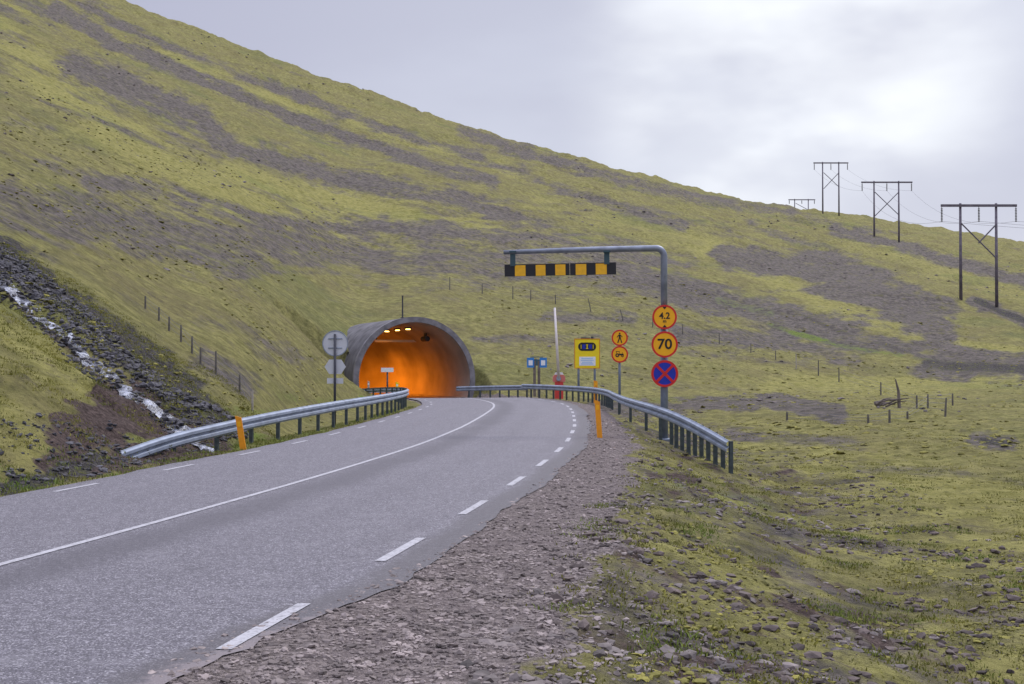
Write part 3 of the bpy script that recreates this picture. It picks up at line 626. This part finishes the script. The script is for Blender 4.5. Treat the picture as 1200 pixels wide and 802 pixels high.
d = disc_sign('no_tractor_sign', .325, z2, -.1, pl, M_yel, M_red, 'round yellow and red sign with a black tractor', .17)
bm = bmesh.new(); Q = lambda pts: add_prism(bm, [(x*.24, z2+z*.24) for x, z in pts], -.108, -.1025)
ring(bm, -.095, z2-.035, .075, .032, -.108, -.1025, 24); ring(bm, .105, z2-.06, .05, .02, -.108, -.1025, 20)
Q([(-.15, .12), (.62, .10), (.66, -.12), (-.05, -.16)]); Q([(-.62, .52), (-.02, .52), (-.02, .44), (-.62, .44)]); Q([(-.58, .44), (-.50, .44), (-.50, .2), (-.58, .2)]); Q([(-.12, .44), (-.05, .44), (-.05, .12), (-.12, .12)]); Q([(.42, .10), (.48, .10), (.48, .36), (.42, .36)])
from_bm('tractor', bm, M_black, d)

# yellow information board
Yb = 69.0; bx = (688-CX)/F*Yb; g = gz(bx, Yb); s = Yb/F
inf = empty('information_sign', (bx, Yb, g), 'square yellow board with dark oval symbol and white text panel on two legs', 'sign')
zt, zb2 = zpx(397, Yb)-g, zpx(432, Yb)-g
for dxp in (-10, 9):
    bm = bmesh.new(); add_tube(bm, [(dxp*s, .05, -.3), (dxp*s, .05, zt-.15)], .06, 12); from_bm('leg', bm, M_pole, inf, True)
bm = bmesh.new(); add_box(bm, (0, 0, (zt+zb2)/2), (30*s, .04, zt-zb2)); pn = from_bm('board', bm, M_lemon, inf)
bm = bmesh.new(); w2 = 15*s; zc = (zt+zb2)/2; hh = (zt-zb2)/2; m_yo = mat('sign_rim_ochre', (.62, .26, .01), .5)
for (cx_, cz_, sx1, sz1) in ((0, zt-.02, 30*s, .045), (0, zb2+.02, 30*s, .045), (-w2+.02, zc, .045, hh*2-.09), (w2-.02, zc, .045, hh*2-.09)): add_box(bm, (cx_, -.026, cz_), (sx1, .012, sz1))
from_bm('frame', bm, m_yo, pn)
bm = bmesh.new(); zs_ = zpx(406.5, Yb)-g; a, b = 8.6*s, 4.9*s
poly = [(-a+b*.6+b*1.0*math.cos(t_), b*math.sin(t_)) for t_ in np.linspace(math.pi/2, 1.5*math.pi, 14)]+[(a-b*.6+b*math.cos(t_), b*math.sin(t_)) for t_ in np.linspace(-math.pi/2, math.pi/2, 14)]
add_prism(bm, [(x, zs_+z) for x, z in poly], -.030, -.022); sy0 = from_bm('oval_symbol', bm, M_black, pn)
for sgn in (-1, 1): bm = bmesh.new(); add_box(bm, (sgn*.17, -.034, zs_), (.17, .006, .25)); from_bm('inner_panel', bm, M_blue, sy0)
bm = bmesh.new()
add_prism(bm, [(x, zs_+z) for x, z in ((-.06, .115), (.06, .115), (.06, .085), (.022, .085), (.022, -.085), (.06, -.085), (.06, -.115), (-.06, -.115), (-.06, -.085), (-.022, -.085), (-.022, .085), (-.06, .085))], -.037, -.031); from_bm('symbol_mark', bm, M_lemon, sy0)
for sgn in (-1, 1): bm = bmesh.new(); add_box(bm, (sgn*.325, -.034, zs_), (.03, .006, .22)); from_bm('symbol_mark', bm, M_lemon, sy0)
bm = bmesh.new(); add_box(bm, (.3*s, -.028, zpx(423.5, Yb)-g), (19*s, .01, 10.5*s)); tp = from_bm('text_panel', bm, M_white, pn)
bm = bmesh.new()
for k, (w_0, dz) in enumerate(((.62, 3.2), (.70, 1.1), (.55, -1.2), (.66, -3.2))): add_box(bm, (0, -.036, zpx(423.5-dz, Yb)-g), (w_0, .004, .055))
from_bm('text_lines', bm, M_pale, tp)
# camera-like fitting on the top of the board
bm = bmesh.new(); add_box(bm, (6*s, .02, zt+.06), (.14, .16, .10)); add_box(bm, (-2*s, .02, zt+.03), (.5, .05, .05)); from_bm('bracket', bm, M_dkpole, inf)

# blue twin signs
Y2 = 83.0; s = Y2/F; bx = (629-CX)*s; g = gz(bx, Y2)
tw = empty('twin_sign', (bx, Y2, g), 'two small blue signs with pale squares side by side on brown posts', 'sign')
for dxp in (-2.6, 2.6):
    bm = bmesh.new(); add_box(bm, (dxp*s, .06, (zpx(423, Y2)-g)/2-.1), (.17, .13, zpx(423, Y2)-g+.2)); from_bm('leg', bm, M_wood, tw)
bm = bmesh.new(); add_box(bm, (0, .03, zpx(425, Y2)-g), (14*s, .06, .4)); add_box(bm, (0, 0.02, zpx(418.6, Y2)-g), (15*s, .12, .06)); from_bm('backing_board', bm, mat('backing_teal', (.04, .10, .12), .6), tw)
for dxp in (-7.3, 7.6):
    bm = bmesh.new(); add_box(bm, (dxp*s, -.02, zpx(425.2, Y2)-g), (8.4*s, .04, 11.5*s)); b_ = from_bm('sign_panel', bm, M_sky, tw)
    bm = bmesh.new(); add_box(bm, (dxp*s*.98, -.044, zpx(425.4, Y2)-g), (.27, .008, .33)); bmesh.ops.bevel(bm, geom=bm.edges[:], offset=.002, segments=1); from_bm('pale_square', bm, M_white, b_)

# boom barrier, raised
Y3 = 76.0; s = Y3/F; bx = (655-CX)*s; g = gz(bx, Y3)
ba = empty('boom_barrier', (bx, Y3, g), 'red barrier cabinet behind guardrail with its pale boom raised upright', 'barrier')
bm = bmesh.new(); add_box(bm, (0, 0, .58), (.5, .45, 1.2)); bmesh.ops.bevel(bm, geom=bm.edges[:], offset=.03, segments=2); cb = from_bm('cabinet', bm, M_redp, ba)
bm = bmesh.new(); add_prism(bm, [(-.36, 1.1), (.36, 1.1), (.36, 1.42), (.25, 1.52), (-.25, 1.52), (-.36, 1.42)], -.24, .24); from_bm('motor_housing', bm, mat('barrier_faded_red', (.56, .16, .14), .6), ba)
bm = bmesh.new(); add_prism(bm, [(-.27, 1.525), (.27, 1.525), (.2, 1.66), (-.2, 1.66)], -.2, .2); from_bm('housing_lid', bm, M_white, ba)
bm = bmesh.new(); zt = zpx(361, Y3)-g
add_tube(bm, [(-.02, -.27, 1.3), (-.26, -.27, zt)], [.085, .06], 10); from_bm('boom', bm, M_barw, ba, True)
bm = bmesh.new(); add_tube(bm, [(-.03, -.34, 1.3), (-.03, -.24, 1.3)], .14, 16); from_bm('pivot', bm, M_galv, ba)

# sign backs at the left verge
Y4 = 45.5; s = Y4/F; bx = (392.5-CX)*s; g = gz(bx, Y4)
sb = empty('sign_post', (bx, Y4, g), 'dark post at left verge carrying grey sign backs, round above pointed and small plate', 'sign post')
bm = bmesh.new(); sign_pole(bm, zpx(392, Y4)-g, .045); from_bm('pole', bm, M_dkpole, sb, True)
bm = bmesh.new(); add_prism(bm, circ(0, zpx(402.5, Y4)-g, 15*s, 48), .075, .09); rb = from_bm('round_sign', bm, M_back, sb); rb['label'] = 'grey back of a large round sign'
bm = bmesh.new(); ring(bm, 0, zpx(402.5, Y4)-g, 15.2*s, 14.2*s, .06, .093); from_bm('folded_edge', bm, M_galv, rb)
for zz in (397, 408): bm = bmesh.new(); add_box(bm, (0, .062, zpx(zz, Y4)-g), (.5, .02, .035)); from_bm('mounting_rail', bm, M_galv, rb)
bm = bmesh.new(); zc = zpx(430, Y4)-g; add_prism(bm, [(x*s, zc+z*s) for x, z in ((-12.5, 0), (-7, 8.5), (7, 8.5), (12.5, 0), (7, -8.5), (-7, -8.5))], .075, .09); from_bm('pointed_sign', bm, M_back, sb)
bm = bmesh.new(); add_box(bm, (0, .082, zpx(446.5, Y4)-g), (19*s, .015, 6.5*s)); from_bm('sub_plate', bm, M_back, sb)

# small T sign before the mouth
Y5 = 78.0; s = Y5/F; bx = (454-CX)*s; g = gz(bx, Y5)
ts = empty('sign_post', (bx, Y5, g), 'small dark post with narrow pale plate in front of the glowing tunnel mouth', 'sign post')
bm = bmesh.new(); sign_pole(bm, zpx(435, Y5)-g, .05); from_bm('pole', bm, M_dkpole, ts, True)
bm = bmesh.new(); add_box(bm, (0, -.06, zpx(433.7, Y5)-g), (14.5*s, .03, 5*s)); bmesh.ops.bevel(bm, geom=bm.edges[:], offset=.01, segments=1); from_bm('sign_plate', bm, M_white, ts)

# marker posts
def marker(x, y, h, lean, label, col=M_orange, w=.135, rzz=0, top=None):
    g = gz(x, y); g = max(g, -.6); r = empty('marker_post', (x, y, g), label, 'marker post', 'roadside marker posts', rzz); r.rotation_euler.y = lean
    bm = bmesh.new(); ww = w/2
    add_prism(bm, [(-ww, -.1), (ww, -.1), (ww, h-.06), (-ww, h)], -.02, .02)
    b_ = from_bm('blade', bm, col, r); bmod = bmesh.new(); add_prism(bmod, [(-ww*.6, h-.26), (ww*.6, h-.26), (ww*.6, h-.14), (-ww*.6, h-.14)], -.024, -.0205); from_bm('reflector', bmod, top or M_yel, r)
    bmr = bmesh.new(); add_prism(bmr, [(-ww*.25, -.05), (ww*.25, -.05), (ww*.25, h-.1), (-ww*.25, h-.1)], .0205, .045); from_bm('stiffener', bmr, col, r)
marker(-6.12, 29.3, .93, R(-9), 'bright orange marker post leaning left in front of the left guardrail')
marker(2.26, 33.0, .99, R(-4), 'orange marker post on the gravel shoulder at the right road edge')
marker((698-CX)/F*66, 66, 1.25, 0, 'short orange marker post half hidden behind guardrail below yellow board', w=.2)
marker((432-CX)/F*80.5, 80.5, .95, 0, 'tiny pale marker post at the left foot of the tunnel mouth', M_paleW, .12, 0, M_white)
marker((465.5-CX)/F*74, 74, 1.0, 0, 'yellow and white marker post by far bend of left guardrail', M_lemon, .17, 0, M_white)

# ------------------------------------------------------------------ fences
def fence(name, label, posts, m=M_grwood, wires=(0.35, .7, .95), r=.055, cat='fence'):
    """posts: (px, py of the foot, height in photograph pixels, lean, material)"""
    P = []
    for p in posts:
        q = at(p[0], p[1]); h = p[2]/F*q.y; P.append((q, h, p[3] if len(p) > 3 else 0, p[4] if len(p) > 4 else m))
    root = empty(name, P[0][0], label, cat); b = P[0][0]; tops = []
    for q, h, lean, mm in P:
        bm = bmesh.new(); rr = max(r*.7, .5*q.y/F*1.15); dxl = math.tan(R(lean))*h
        add_tube(bm, [(0, 0, -.3), (dxl*.5, 0, h*.5), (dxl, 0, h)], [rr*1.1, rr, rr*.85], 8); o = from_bm('fence_post', bm, mm, root); o.location = q-b; tops.append((q-b, h))
    if wires:
        bm = bmesh.new()
        for (a, ha), (c, hc) in zip(tops, tops[1:]):
            for w in wires:
                A_, B_ = a+Vector((0, 0, ha*w)), c+Vector((0, 0, hc*w)); add_tube(bm, [A_, (A_+B_)/2-Vector((0, 0, .04)), B_], .007, 4)
        from_bm('wire', bm, M_wire, root)
fence('wire_fence', 'wire fence of dark leaning posts climbing the slope right of the stream', [(296, 483, 24, 0, M_paleW), (281, 461, 21), (253, 438, 28), (235, 425, 20), (225, 415, 20), (212, 400, 20), (198, 388, 17), (186, 376, 16), (170, 362, 15)])
fence('wire_fence', 'far wire fence with leaning posts crossing the slope behind the gantry', [(527, 340, 15), (565, 345, 12), (601, 351, 15), (622, 352, 13), (651, 357, 11), (693, 366, 15, -14), (731, 376, 13, -18), (765, 383, 11), (800, 392, 12), (843, 404, 13), (880, 414, 11), (909, 422, 11)], r=.06)
fence('wire_fence', 'wire fence of grey posts crossing the field at right', [(933, 433, 18, 0, M_paleW), (959, 441, 18), (983, 448, 17), (1032, 464, 15), (1074, 480, 15), (1107, 488, 22, 4)], r=.07)
fence('wire_fence', 'short run of fence posts beside the log pile in the field', [(922, 491, 10), (1017, 498, 12), (1042, 496, 16), (1063, 491, 10), (1087, 479, 16), (1116, 476, 14)], r=.07)
q = at(1048, 479); lp = empty('log_pile', q, 'low dark heap of fallen branches and upright stump in the right field', 'log pile')
for k in range(7):
    bm = bmesh.new(); a = random.uniform(-.5, .5); L = random.uniform(.7, 1.6)
    p0 = Vector((random.uniform(-1.1, -.3), random.uniform(-.3, .3), .08+.07*(k % 4))); p1 = p0+Vector((L*math.cos(a), L*.3*math.sin(a), random.uniform(.05, .4)))
    add_tube(bm, [p0, (p0+p1)/2+Vector((0, 0, .08)), p1], [.05, .04, .02], 8); from_bm('branch', bm, M_wood, lp)
bm = bmesh.new(); add_tube(bm, [(.25, 0, -.1), (.2, 0, .9), (.05, 0, 1.5)], [.09, .07, .03], 9); from_bm('stump', bm, M_wood, lp)

# ------------------------------------------------------------------ power line
def pylon(pxl, pxr, pyt, pyl, pyr, arm0, arm1, ins, brace, Y, label):
    pl_ = Vector(((pxl-CX)/F*Y, Y, gz((pxl-CX)/F*Y, Y))); pr_ = Vector(((pxr-CX)/F*Y, Y, gz((pxr-CX)/F*Y, Y)))
    s = Y/F; zt = zpx(pyt, Y); root = empty('power_pylon', ((pl_.x+pr_.x)/2, Y, min(pl_.z, pr_.z)), label, 'power pylon', 'pylons of the power line'); b = root.location
    for p, (q) in ((pxl, pl_), (pxr, pr_)):
        bm = bmesh.new(); add_tube(bm, [Vector((q.x, Y, q.z-1))-b, Vector((q.x, Y, zt+.35))-b], [.24, .17], 10); from_bm('leg', bm, M_pyl, root, True)
    bm = bmesh.new(); xa, xb = (arm0-CX)*s, (arm1-CX)*s; add_box(bm, Vector(((xa+xb)/2, Y-.25, zt))-b, (xb-xa, .22, .34)); from_bm('crossarm', bm, M_pyl, root)
    for (x0, y0, x1, y1) in brace:
        bm = bmesh.new(); add_tube(bm, [Vector(((x0-CX)*s, Y-.2, zpx(y0, Y)))-b, Vector(((x1-CX)*s, Y-.2, zpx(y1, Y)))-b], .10, 8); from_bm('brace', bm, M_pyl, root)
    ends = []
    for x in (arm0+1, (arm0+arm1)/2, arm1-1):
        bm = bmesh.new(); X0 = (x-CX)*s; n = 9; L = ins*s; z0 = zt-.17
        add_tube(bm, [Vector((X0, Y-.25, z0))-b, Vector((X0, Y-.25, z0-L))-b], .05, 6)
        for k in range(n): zz = z0-L*(.12+.86*k/(n-1)); add_tube(bm, [Vector((X0, Y-.25, zz))-b, Vector((X0, Y-.25, zz-.10))-b], [.15, .13], 8)
        from_bm('insulator', bm, M_ins, root); ends.append(Vector((X0, Y-.25, z0-L)))
    return ends
def dist_at(px_, py_): return at(px_, py_, 60).y
Ya = dist_at(1147, 355); Yb_ = dist_at(1040, 281); Yc_ = 368.0
E1 = pylon(1126.5, 1168.5, 241, 348, 359, 1103, 1192, 17, [(1127, 262, 1168, 303), (1168, 263, 1147, 285)], Ya, 'nearest and largest wooden H-frame pylon at the right edge of the slope')
E2 = pylon(1025.3, 1054.3, 213.5, 277, 285, 1010, 1070, 9, [(1026, 225, 1054, 252), (1054, 225, 1026, 253)], Yb_, 'middle wooden H-frame pylon with full crossed braces below the skyline')
E3 = pylon(965, 984, 190.7, 246, 247, 954, 995, 7, [(966, 202, 984, 219), (984, 202, 966, 221)], Yc_, 'tall thin H-frame pylon standing on the skyline')
Y9 = 470.0
E4 = pylon(932, 948, 234, 246, 247, 924.5, 956, 4, [(933, 238, 948, 246)], Y9, 'tiny distant pylon whose top just peeks over the ridge')
E0 = [Vector((p.x+40, p.y-95, p.z-9)) for p in E1]
for A_, B_, lb in ((E0, E1, 'coming in from the right to the nearest pylon'), (E1, E2, 'between the nearest and the middle pylon'), (E2, E3, 'between the middle and the skyline pylon')):
    for k, wh in enumerate(('left', 'middle', 'right')):
        bm = bmesh.new(); n = 14; sag = (A_[k]-B_[k]).length*.022; P = []
        for j in range(n+1):
            t_ = j/n; P.append(A_[k].lerp(B_[k], t_)-Vector((0, 0, 4*sag*t_*(1-t_))))
        b = P[0].copy(); add_tube(bm, [p-b for p in P], .02, 5); o = from_bm('power_cable', bm, M_wire); o.location = b
        tag(o, f'thin {wh} power cable {lb}', 'cable', 'cables of the power line')

# ------------------------------------------------------------------ stream water
n = len(STREAM); vs, fs = [], []; wn = []
TS = np.gradient(STREAM[:, :2], axis=0); TS /= np.linalg.norm(TS, axis=1)[:, None]
fine = np.linspace(0, n-1, n*4); SX = np.stack([np.interp(fine, np.arange(n), STREAM[:, k]) for k in range(3)], 1); TX = np.stack([np.interp(fine, np.arange(n), TS[:, k]) for k in range(2)], 1)
K = 11
for i in range(len(SX)):
    wd = .14+.24*float(fbm(np.array([i/6.]), np.array([.3]), 301, 3)[0])**1.5; sh = .5*(float(fbm(np.array([i/9.]), np.array([4.3]), 305, 3)[0])-.5)
    for k in range(K):
        o = (k/(K-1)-.5)*2*wd+sh; x = SX[i, 0]-TX[i, 1]*o; y = SX[i, 1]+TX[i, 0]*o
        z = SX[i, 2]-.085+.09*(float(fbm(np.array([x*4]), np.array([y*4]), 311, 3)[0])-.5)-.10*abs(k/(K-1)*2-1)**2
        vs.append((x, y, z))
vs = np.array(vs); vs[:, 2] = ground(vs[:, 0], vs[:, 1])+.012+.13*(fbm(vs[:, 0]*2.2, vs[:, 1]*2.2, 333, 3)-.49)
me = big_mesh('stream', vs, face_grid(len(SX), K))
m = bpy.data.materials.new('tumbling_water'); m.use_nodes = True; k_ = NT(m); k_.b.inputs['Roughness'].default_value = .22
nn = k_.noise(3.2, 6, .75); k_.out(k_.mix(k_.ss(nn, .48, .64), (.07, .075, .09), (.46, .49, .56))); k_.bump(nn, .8, .08)
tag(link_mesh('stream', me, m), 'narrow white stream tumbling down the gully to the road', kind='structure')

# ------------------------------------------------------------------ loose stones and grass (uncountable)
def ico(sub):
    bm = bmesh.new(); bmesh.ops.create_icosphere(bm, subdivisions=sub, radius=1); bm.verts.ensure_lookup_table()
    v = np.array([tuple(x.co) for x in bm.verts]); f = np.array([[x.index for x in fa.verts] for fa in bm.faces]); bm.free(); return v, f
ICO = {1: ico(1), 2: ico(2)}
def stones(name, label, pts, sizes, m, sub=1, flat=.62, sink=.25):
    v0, f0 = ICO[sub]; V, Fc = [], []; n0 = 0
    variants = []
    for k in range(12):
        d = 1+rng.normal(0, .17, len(v0)); v = v0*d[:, None]
        for c in range(7):                              # knock flat facets off it
            nrm = rng.normal(0, 1, 3); nrm /= np.linalg.norm(nrm); h = rng.uniform(.45, .8); p = v@nrm; v = v-np.maximum(p-h, 0)[:, None]*nrm
        variants.append(v)
    for (x, y, z), s_ in zip(pts, sizes):
        v = variants[rng.integers(12)]*np.array([rng.uniform(.8, 1.4), rng.uniform(.7, 1.1), rng.uniform(flat*.7, flat*1.2)])*s_
        a = rng.uniform(0, 6.28); c_, s2 = math.cos(a), math.sin(a)
        tl = rng.uniform(-.4, .4); ct, st = math.cos(tl), math.sin(tl)
        v = np.stack([v[:, 0], v[:, 1]*ct-v[:, 2]*st, v[:, 1]*st+v[:, 2]*ct], 1)
        V.append(np.stack([v[:, 0]*c_-v[:, 1]*s2+x, v[:, 0]*s2+v[:, 1]*c_+y, v[:, 2]+z+s_*flat*(1-sink*2)*.5], 1)); Fc.append(f0+n0); n0 += len(v0)
    me = big_mesh(name, np.concatenate(V), np.concatenate(Fc)); me.polygons.foreach_set('use_smooth', np.zeros(len(me.polygons), bool))
    return tag(link_mesh(name, me, m), label, kind='stuff')
def scatter(n, y0, y1, fn, power=1.0):
    """random ground points; fn(X, Y, off, dR, dL) -> keep probability"""
    Y = y0+(y1-y0)*rng.random(n)**power; X = (rng.random(n)-.5)*1.05*(Y+4)
    o, yr = road_off(X, Y); keep = rng.random(n) < fn(X, Y, o, o-EDGE_R, EDGE_L-o); X, Y = X[keep], Y[keep]
    return np.stack([X, Y, ground(X, Y)], 1)
def wgf(Y): return np.interp(Y, [0, 10, 20, 60], [2.1, 1.9, 1.5, 1.0])
p = scatter(230000, 5, 45, lambda X, Y, o, a, b: np.where((a > -.02-.34*fbm(X*1.5, Y*1.5, 406, 3)**2-1.1*(1-sstep(7, 12, Y))*fbm(X*2, Y*2, 404, 2)) & (a < wgf(Y)*1.15), .75*(.3+fbm(X*1.3, Y*1.3, 401, 2))*(1-sstep(.6, 1.15, a/wgf(Y))*.8), 0)*np.clip(14/Y, 0, 1), 1.7)
print('pebbles', len(p))
stones('shoulder_gravel', 'grey and brown gravel on the road shoulder', p, rng.uniform(.006, .021, len(p))*(1+.02*p[:, 1])*rng.choice([1, 1, 1, 1.7], len(p)), M_peb)
p = scatter(90000, 6, 60, lambda X, Y, o, a, b: np.where((a > .8) & (a < 9), (sstep(.8, 1.8, a)*(1-sstep(3.5, 8, a))*.9+.03)*sstep(.42, .70, fbm(X/1.6, Y/1.6, 405, 3))*1.1, 0), 1.5)
print('rocks', len(p))
stones('slope_stones', 'angular grey stones strewn down the roadside slope', p, .012+.075*rng.random(len(p))**5, M_rock, 1, .5, .38)
p = scatter(40000, 6, 34, lambda X, Y, o, a, b: np.where((a > 1.2) & (a < 7), sstep(.46, .62, fbm(X/1.1, Y/1.1, 409, 3)), 0), 1.3); p = p[:3800]
stones('slope_stones', 'darker brown stones lying in the bare soil of the slope', p, .012+.075*rng.random(len(p))**3.4, M_brock, 1, .6, .35)
# dark boulders along the stream
pts = []
idxs = rng.integers(0, len(SX), 9000); offs = np.where(rng.random(9000) < .8, rng.uniform(.22, 3.4, 9000), rng.uniform(-.9, .22, 9000))
TXr = np.stack([-TX[:, 1], TX[:, 0]], 1)
sgn = 1 if (TXr[20, 1] > 0) else -1
bxp = SX[idxs, 0]+TXr[idxs, 0]*offs*sgn+rng.normal(0, .1, 9000); byp = SX[idxs, 1]+TXr[idxs, 1]*offs*sgn+rng.normal(0, .1, 9000)
o, yr = road_off(bxp, byp); kk = (EDGE_L-o) > 1.5; bxp, byp, offs = bxp[kk], byp[kk], offs[kk]
p = np.stack([bxp, byp, ground(bxp, byp)], 1)
stones('stream_boulders', 'dark basalt boulders heaped along the stream gully', p, .02+.115*rng.random(len(p))**2.6, M_drock, 1, .7, .35)
n = 900; X = rng.uniform(-10, -7.0, n); Y = rng.uniform(17, 27, n); o, yr = road_off(X, Y); kk = ((EDGE_L-o) > .5) & ((EDGE_L-o) < 2.6); X, Y = X[kk], Y[kk]
stones('ditch_stones', 'small dark stones in the ditch at the foot of the left bank', np.stack([X, Y, ground(X, Y)], 1), .02+.07*rng.random(len(X))**2, M_drock, 1)
p = scatter(60000, 6, 40, lambda X, Y, o, a, b: np.where((a > wgf(Y)*1.08) & (a < 12), sstep(.40, .62, fbm(X/1.2+9, Y/1.2, 441, 3))*np.clip(16/Y, 0, 1), 0), 1.3); p = p[:9000]
stones('moss_cushions', 'yellow green moss cushions between the slope stones', p, .012+.045*rng.random(len(p))**2, M_cush, 1, .45, .40)
p = scatter(60000, 36, 150, lambda X, Y, o, a, b: np.where((np.maximum(a, b) > 4) & (fbm(X/5, Y/5, 447, 3) > .48), .6, 0), 1.2); p = p[:5000]
stones('hillside_tussocks', 'low grass tussocks over the lower hillside', p, (.05+.11*rng.random(len(p))**2)*(1+p[:, 1]*.005), M_cush, 1, .34, .36)
p = scatter(30000, 60, 330, lambda X, Y, o, a, b: np.where((np.maximum(a, b) > 6) & (fbm(X/14, Y/14, 449, 3) > .56), .5, 0), 1.0); p = p[:2400]
stones('hillside_stones', 'scattered dark stones lying on the hillside', p, (.06+.16*rng.random(len(p))**4)*(1+p[:, 1]*.004), M_rock, 1, .45, .38)
def grass(name, label, p, h, m, nb=9, spread=.09):
    n = len(p); B = n*nb; base = np.repeat(p, nb, 0)+np.concatenate([rng.normal(0, spread, (B, 2)), np.zeros((B, 1))], 1)
    base[:, 2] -= .01; a = rng.uniform(0, 6.28, B); hh = np.repeat(h, nb)*rng.uniform(.5, 1.2, B); w = .004+.004*rng.random(B)+base[:, 1]*.00012
    lean = rng.normal(0, .5, (B, 2))*hh[:, None]
    d = np.stack([np.cos(a)*w, np.sin(a)*w, np.zeros(B)], 1); tip = base+np.concatenate([lean, hh[:, None]], 1); mid = base+np.concatenate([lean*.3, hh[:, None]*.55], 1)
    V = np.stack([base-d, base+d, mid+d*.7, mid-d*.7, tip], 1).reshape(-1, 3); i = np.arange(B)[:, None]*5
    F_ = np.concatenate([i+np.array([[0, 1, 2]]), i+np.array([[0, 2, 3]]), i+np.array([[3, 2, 4]])]); me = big_mesh(name, V, F_)
    return tag(link_mesh(name, me, m), label, kind='stuff')
p = scatter(70000, 6, 60, lambda X, Y, o, a, b: np.where((a > .9) & (a < 14), .8*sstep(.8, 1.8, a)*sstep(.42, .6, fbm(X/1.3, Y/1.3, 421, 3)), 0)*np.clip(20/Y, 0, 1), 1.4); p = p[:16000]
print('grass', len(p))
grass('slope_grass', 'short yellowish grass and moss on the roadside slope', p, rng.uniform(.012, .04, len(p))*(1+p[:, 1]*.01), M_grass)
p = scatter(60000, 15, 60, lambda X, Y, o, a, b: np.where((b > .12) & (b < 1.6), .8*sstep(.3, .5, fbm(X/.8, Y/.8, 425, 3)), 0), 1.2); p = p[:7000]
grass('verge_grass', 'green grass fringe along the left road verge', p, rng.uniform(.03, .08, len(p)), M_ggrass)
p = scatter(60000, 6, 30, lambda X, Y, o, a, b: np.where((a > .9) & (a < 7), sstep(.62, .74, fbm(X/1.1, Y/1.1, 427, 3)), 0), 1.2); p = p[:2500]
grass('green_tufts', 'fresh green grass tufts between the slope stones', p, rng.uniform(.02, .055, len(p)), M_ggrass)
p = scatter(90000, 14, 46, lambda X, Y, o, a, b: np.where((b > 1.6) & (b < 16), sstep(.4, .6, fbm(X/1.2, Y/1.2, 431, 3)), 0)*.8, 1); p = p[:14000]
grass('bank_moss', 'yellow green moss and grass on the left bank', p, rng.uniform(.02, .07, len(p)), M_grass)

# ------------------------------------------------------------------ sky, sun, camera
SUN_EL, SUN_AZ = R(48), R(35)                          # azimuth to the right of the view
w = bpy.data.worlds.new('World'); bpy.context.scene.world = w; w.use_nodes = True; nt = w.node_tree; bg = nt.nodes['Background']
sk = nt.nodes.new('ShaderNodeTexSky'); sk.sky_type = 'NISHITA'; sk.sun_disc = False; sk.sun_elevation = SUN_EL; sk.sun_rotation = SUN_AZ; sk.air_density = 1; sk.dust_density = 2
tc = nt.nodes.new('ShaderNodeTexCoord').outputs['Generated']
class W(NT):
    def __init__(s): s.nt = nt; s.tc = tc
k = W()
sep = nt.nodes.new('ShaderNodeSeparateXYZ'); nt.links.new(tc, sep.inputs[0]); z = sep.outputs[2]
c1 = k.noise(2.2, 5, .5, scl=(1, 1, 2.4)); c2 = k.noise(5.5, 4, .5, scl=(1, 1, 2.0))
vd = nt.nodes.new('ShaderNodeVectorMath'); vd.operation = 'DOT_PRODUCT'; nt.links.new(tc, vd.inputs[0]); dv = Vector((.225, 1, .24)).normalized(); vd.inputs[1].default_value = dv
spot = k.ss(vd.outputs['Value'], .982, .9995)
vd2 = nt.nodes.new('ShaderNodeVectorMath'); vd2.operation = 'DOT_PRODUCT'; nt.links.new(tc, vd2.inputs[0]); vd2.inputs[1].default_value = Vector((.24, 1, .12)).normalized()
wide = k.ss(vd2.outputs['Value'], .86, .998)
base = k.mix(wide, (4.75, 4.85, 6.2), (6.3, 6.55, 7.7))
base = k.mix(k.math('MULTIPLY', spot, k.ss(c2, .34, .56, .35, 1)), base, (10.2, 10.5, 10.9))
base = k.mix(k.ss(c1, .44, .62, 0, .5), base, (4.9, 5.0, 6.2))
base = k.mix(k.ss(z, .0, .16, .55, 0), base, (8.0, 8.2, 9.1))
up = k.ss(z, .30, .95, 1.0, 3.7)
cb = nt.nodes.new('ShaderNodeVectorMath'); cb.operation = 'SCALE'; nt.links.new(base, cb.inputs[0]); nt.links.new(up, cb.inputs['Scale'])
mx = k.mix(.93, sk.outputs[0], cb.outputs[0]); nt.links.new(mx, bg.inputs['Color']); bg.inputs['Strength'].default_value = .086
sd = bpy.data.lights.new('sun', 'SUN'); sd.energy = 1.5; sd.angle = R(12); sd.color = (1, .96, .90)
so = bpy.data.objects.new('sun', sd); C.objects.link(so); so.rotation_euler = (math.pi/2-SUN_EL, 0, math.pi-SUN_AZ+0); so.location = (0, 0, 50)
dvec = Vector((math.sin(SUN_AZ)*math.cos(SUN_EL), math.cos(SUN_AZ)*math.cos(SUN_EL), math.sin(SUN_EL))); so.rotation_euler = dvec.to_track_quat('Z', 'Y').to_euler()
cam = bpy.data.cameras.new('camera'); co_ = bpy.data.objects.new('camera', cam); C.objects.link(co_); bpy.context.scene.camera = co_
cam.sensor_width = 36; cam.lens = 45; cam.clip_start = .1; cam.clip_end = 5000
co_.location = (0, 0, CAM_H); co_.rotation_euler = (math.pi/2+math.atan(29/1500), 0, 0)
sc = bpy.context.scene; sc.view_settings.view_transform = 'Standard'; sc.view_settings.look = 'None'; sc.view_settings.exposure = .30; sc.view_settings.gamma = 1
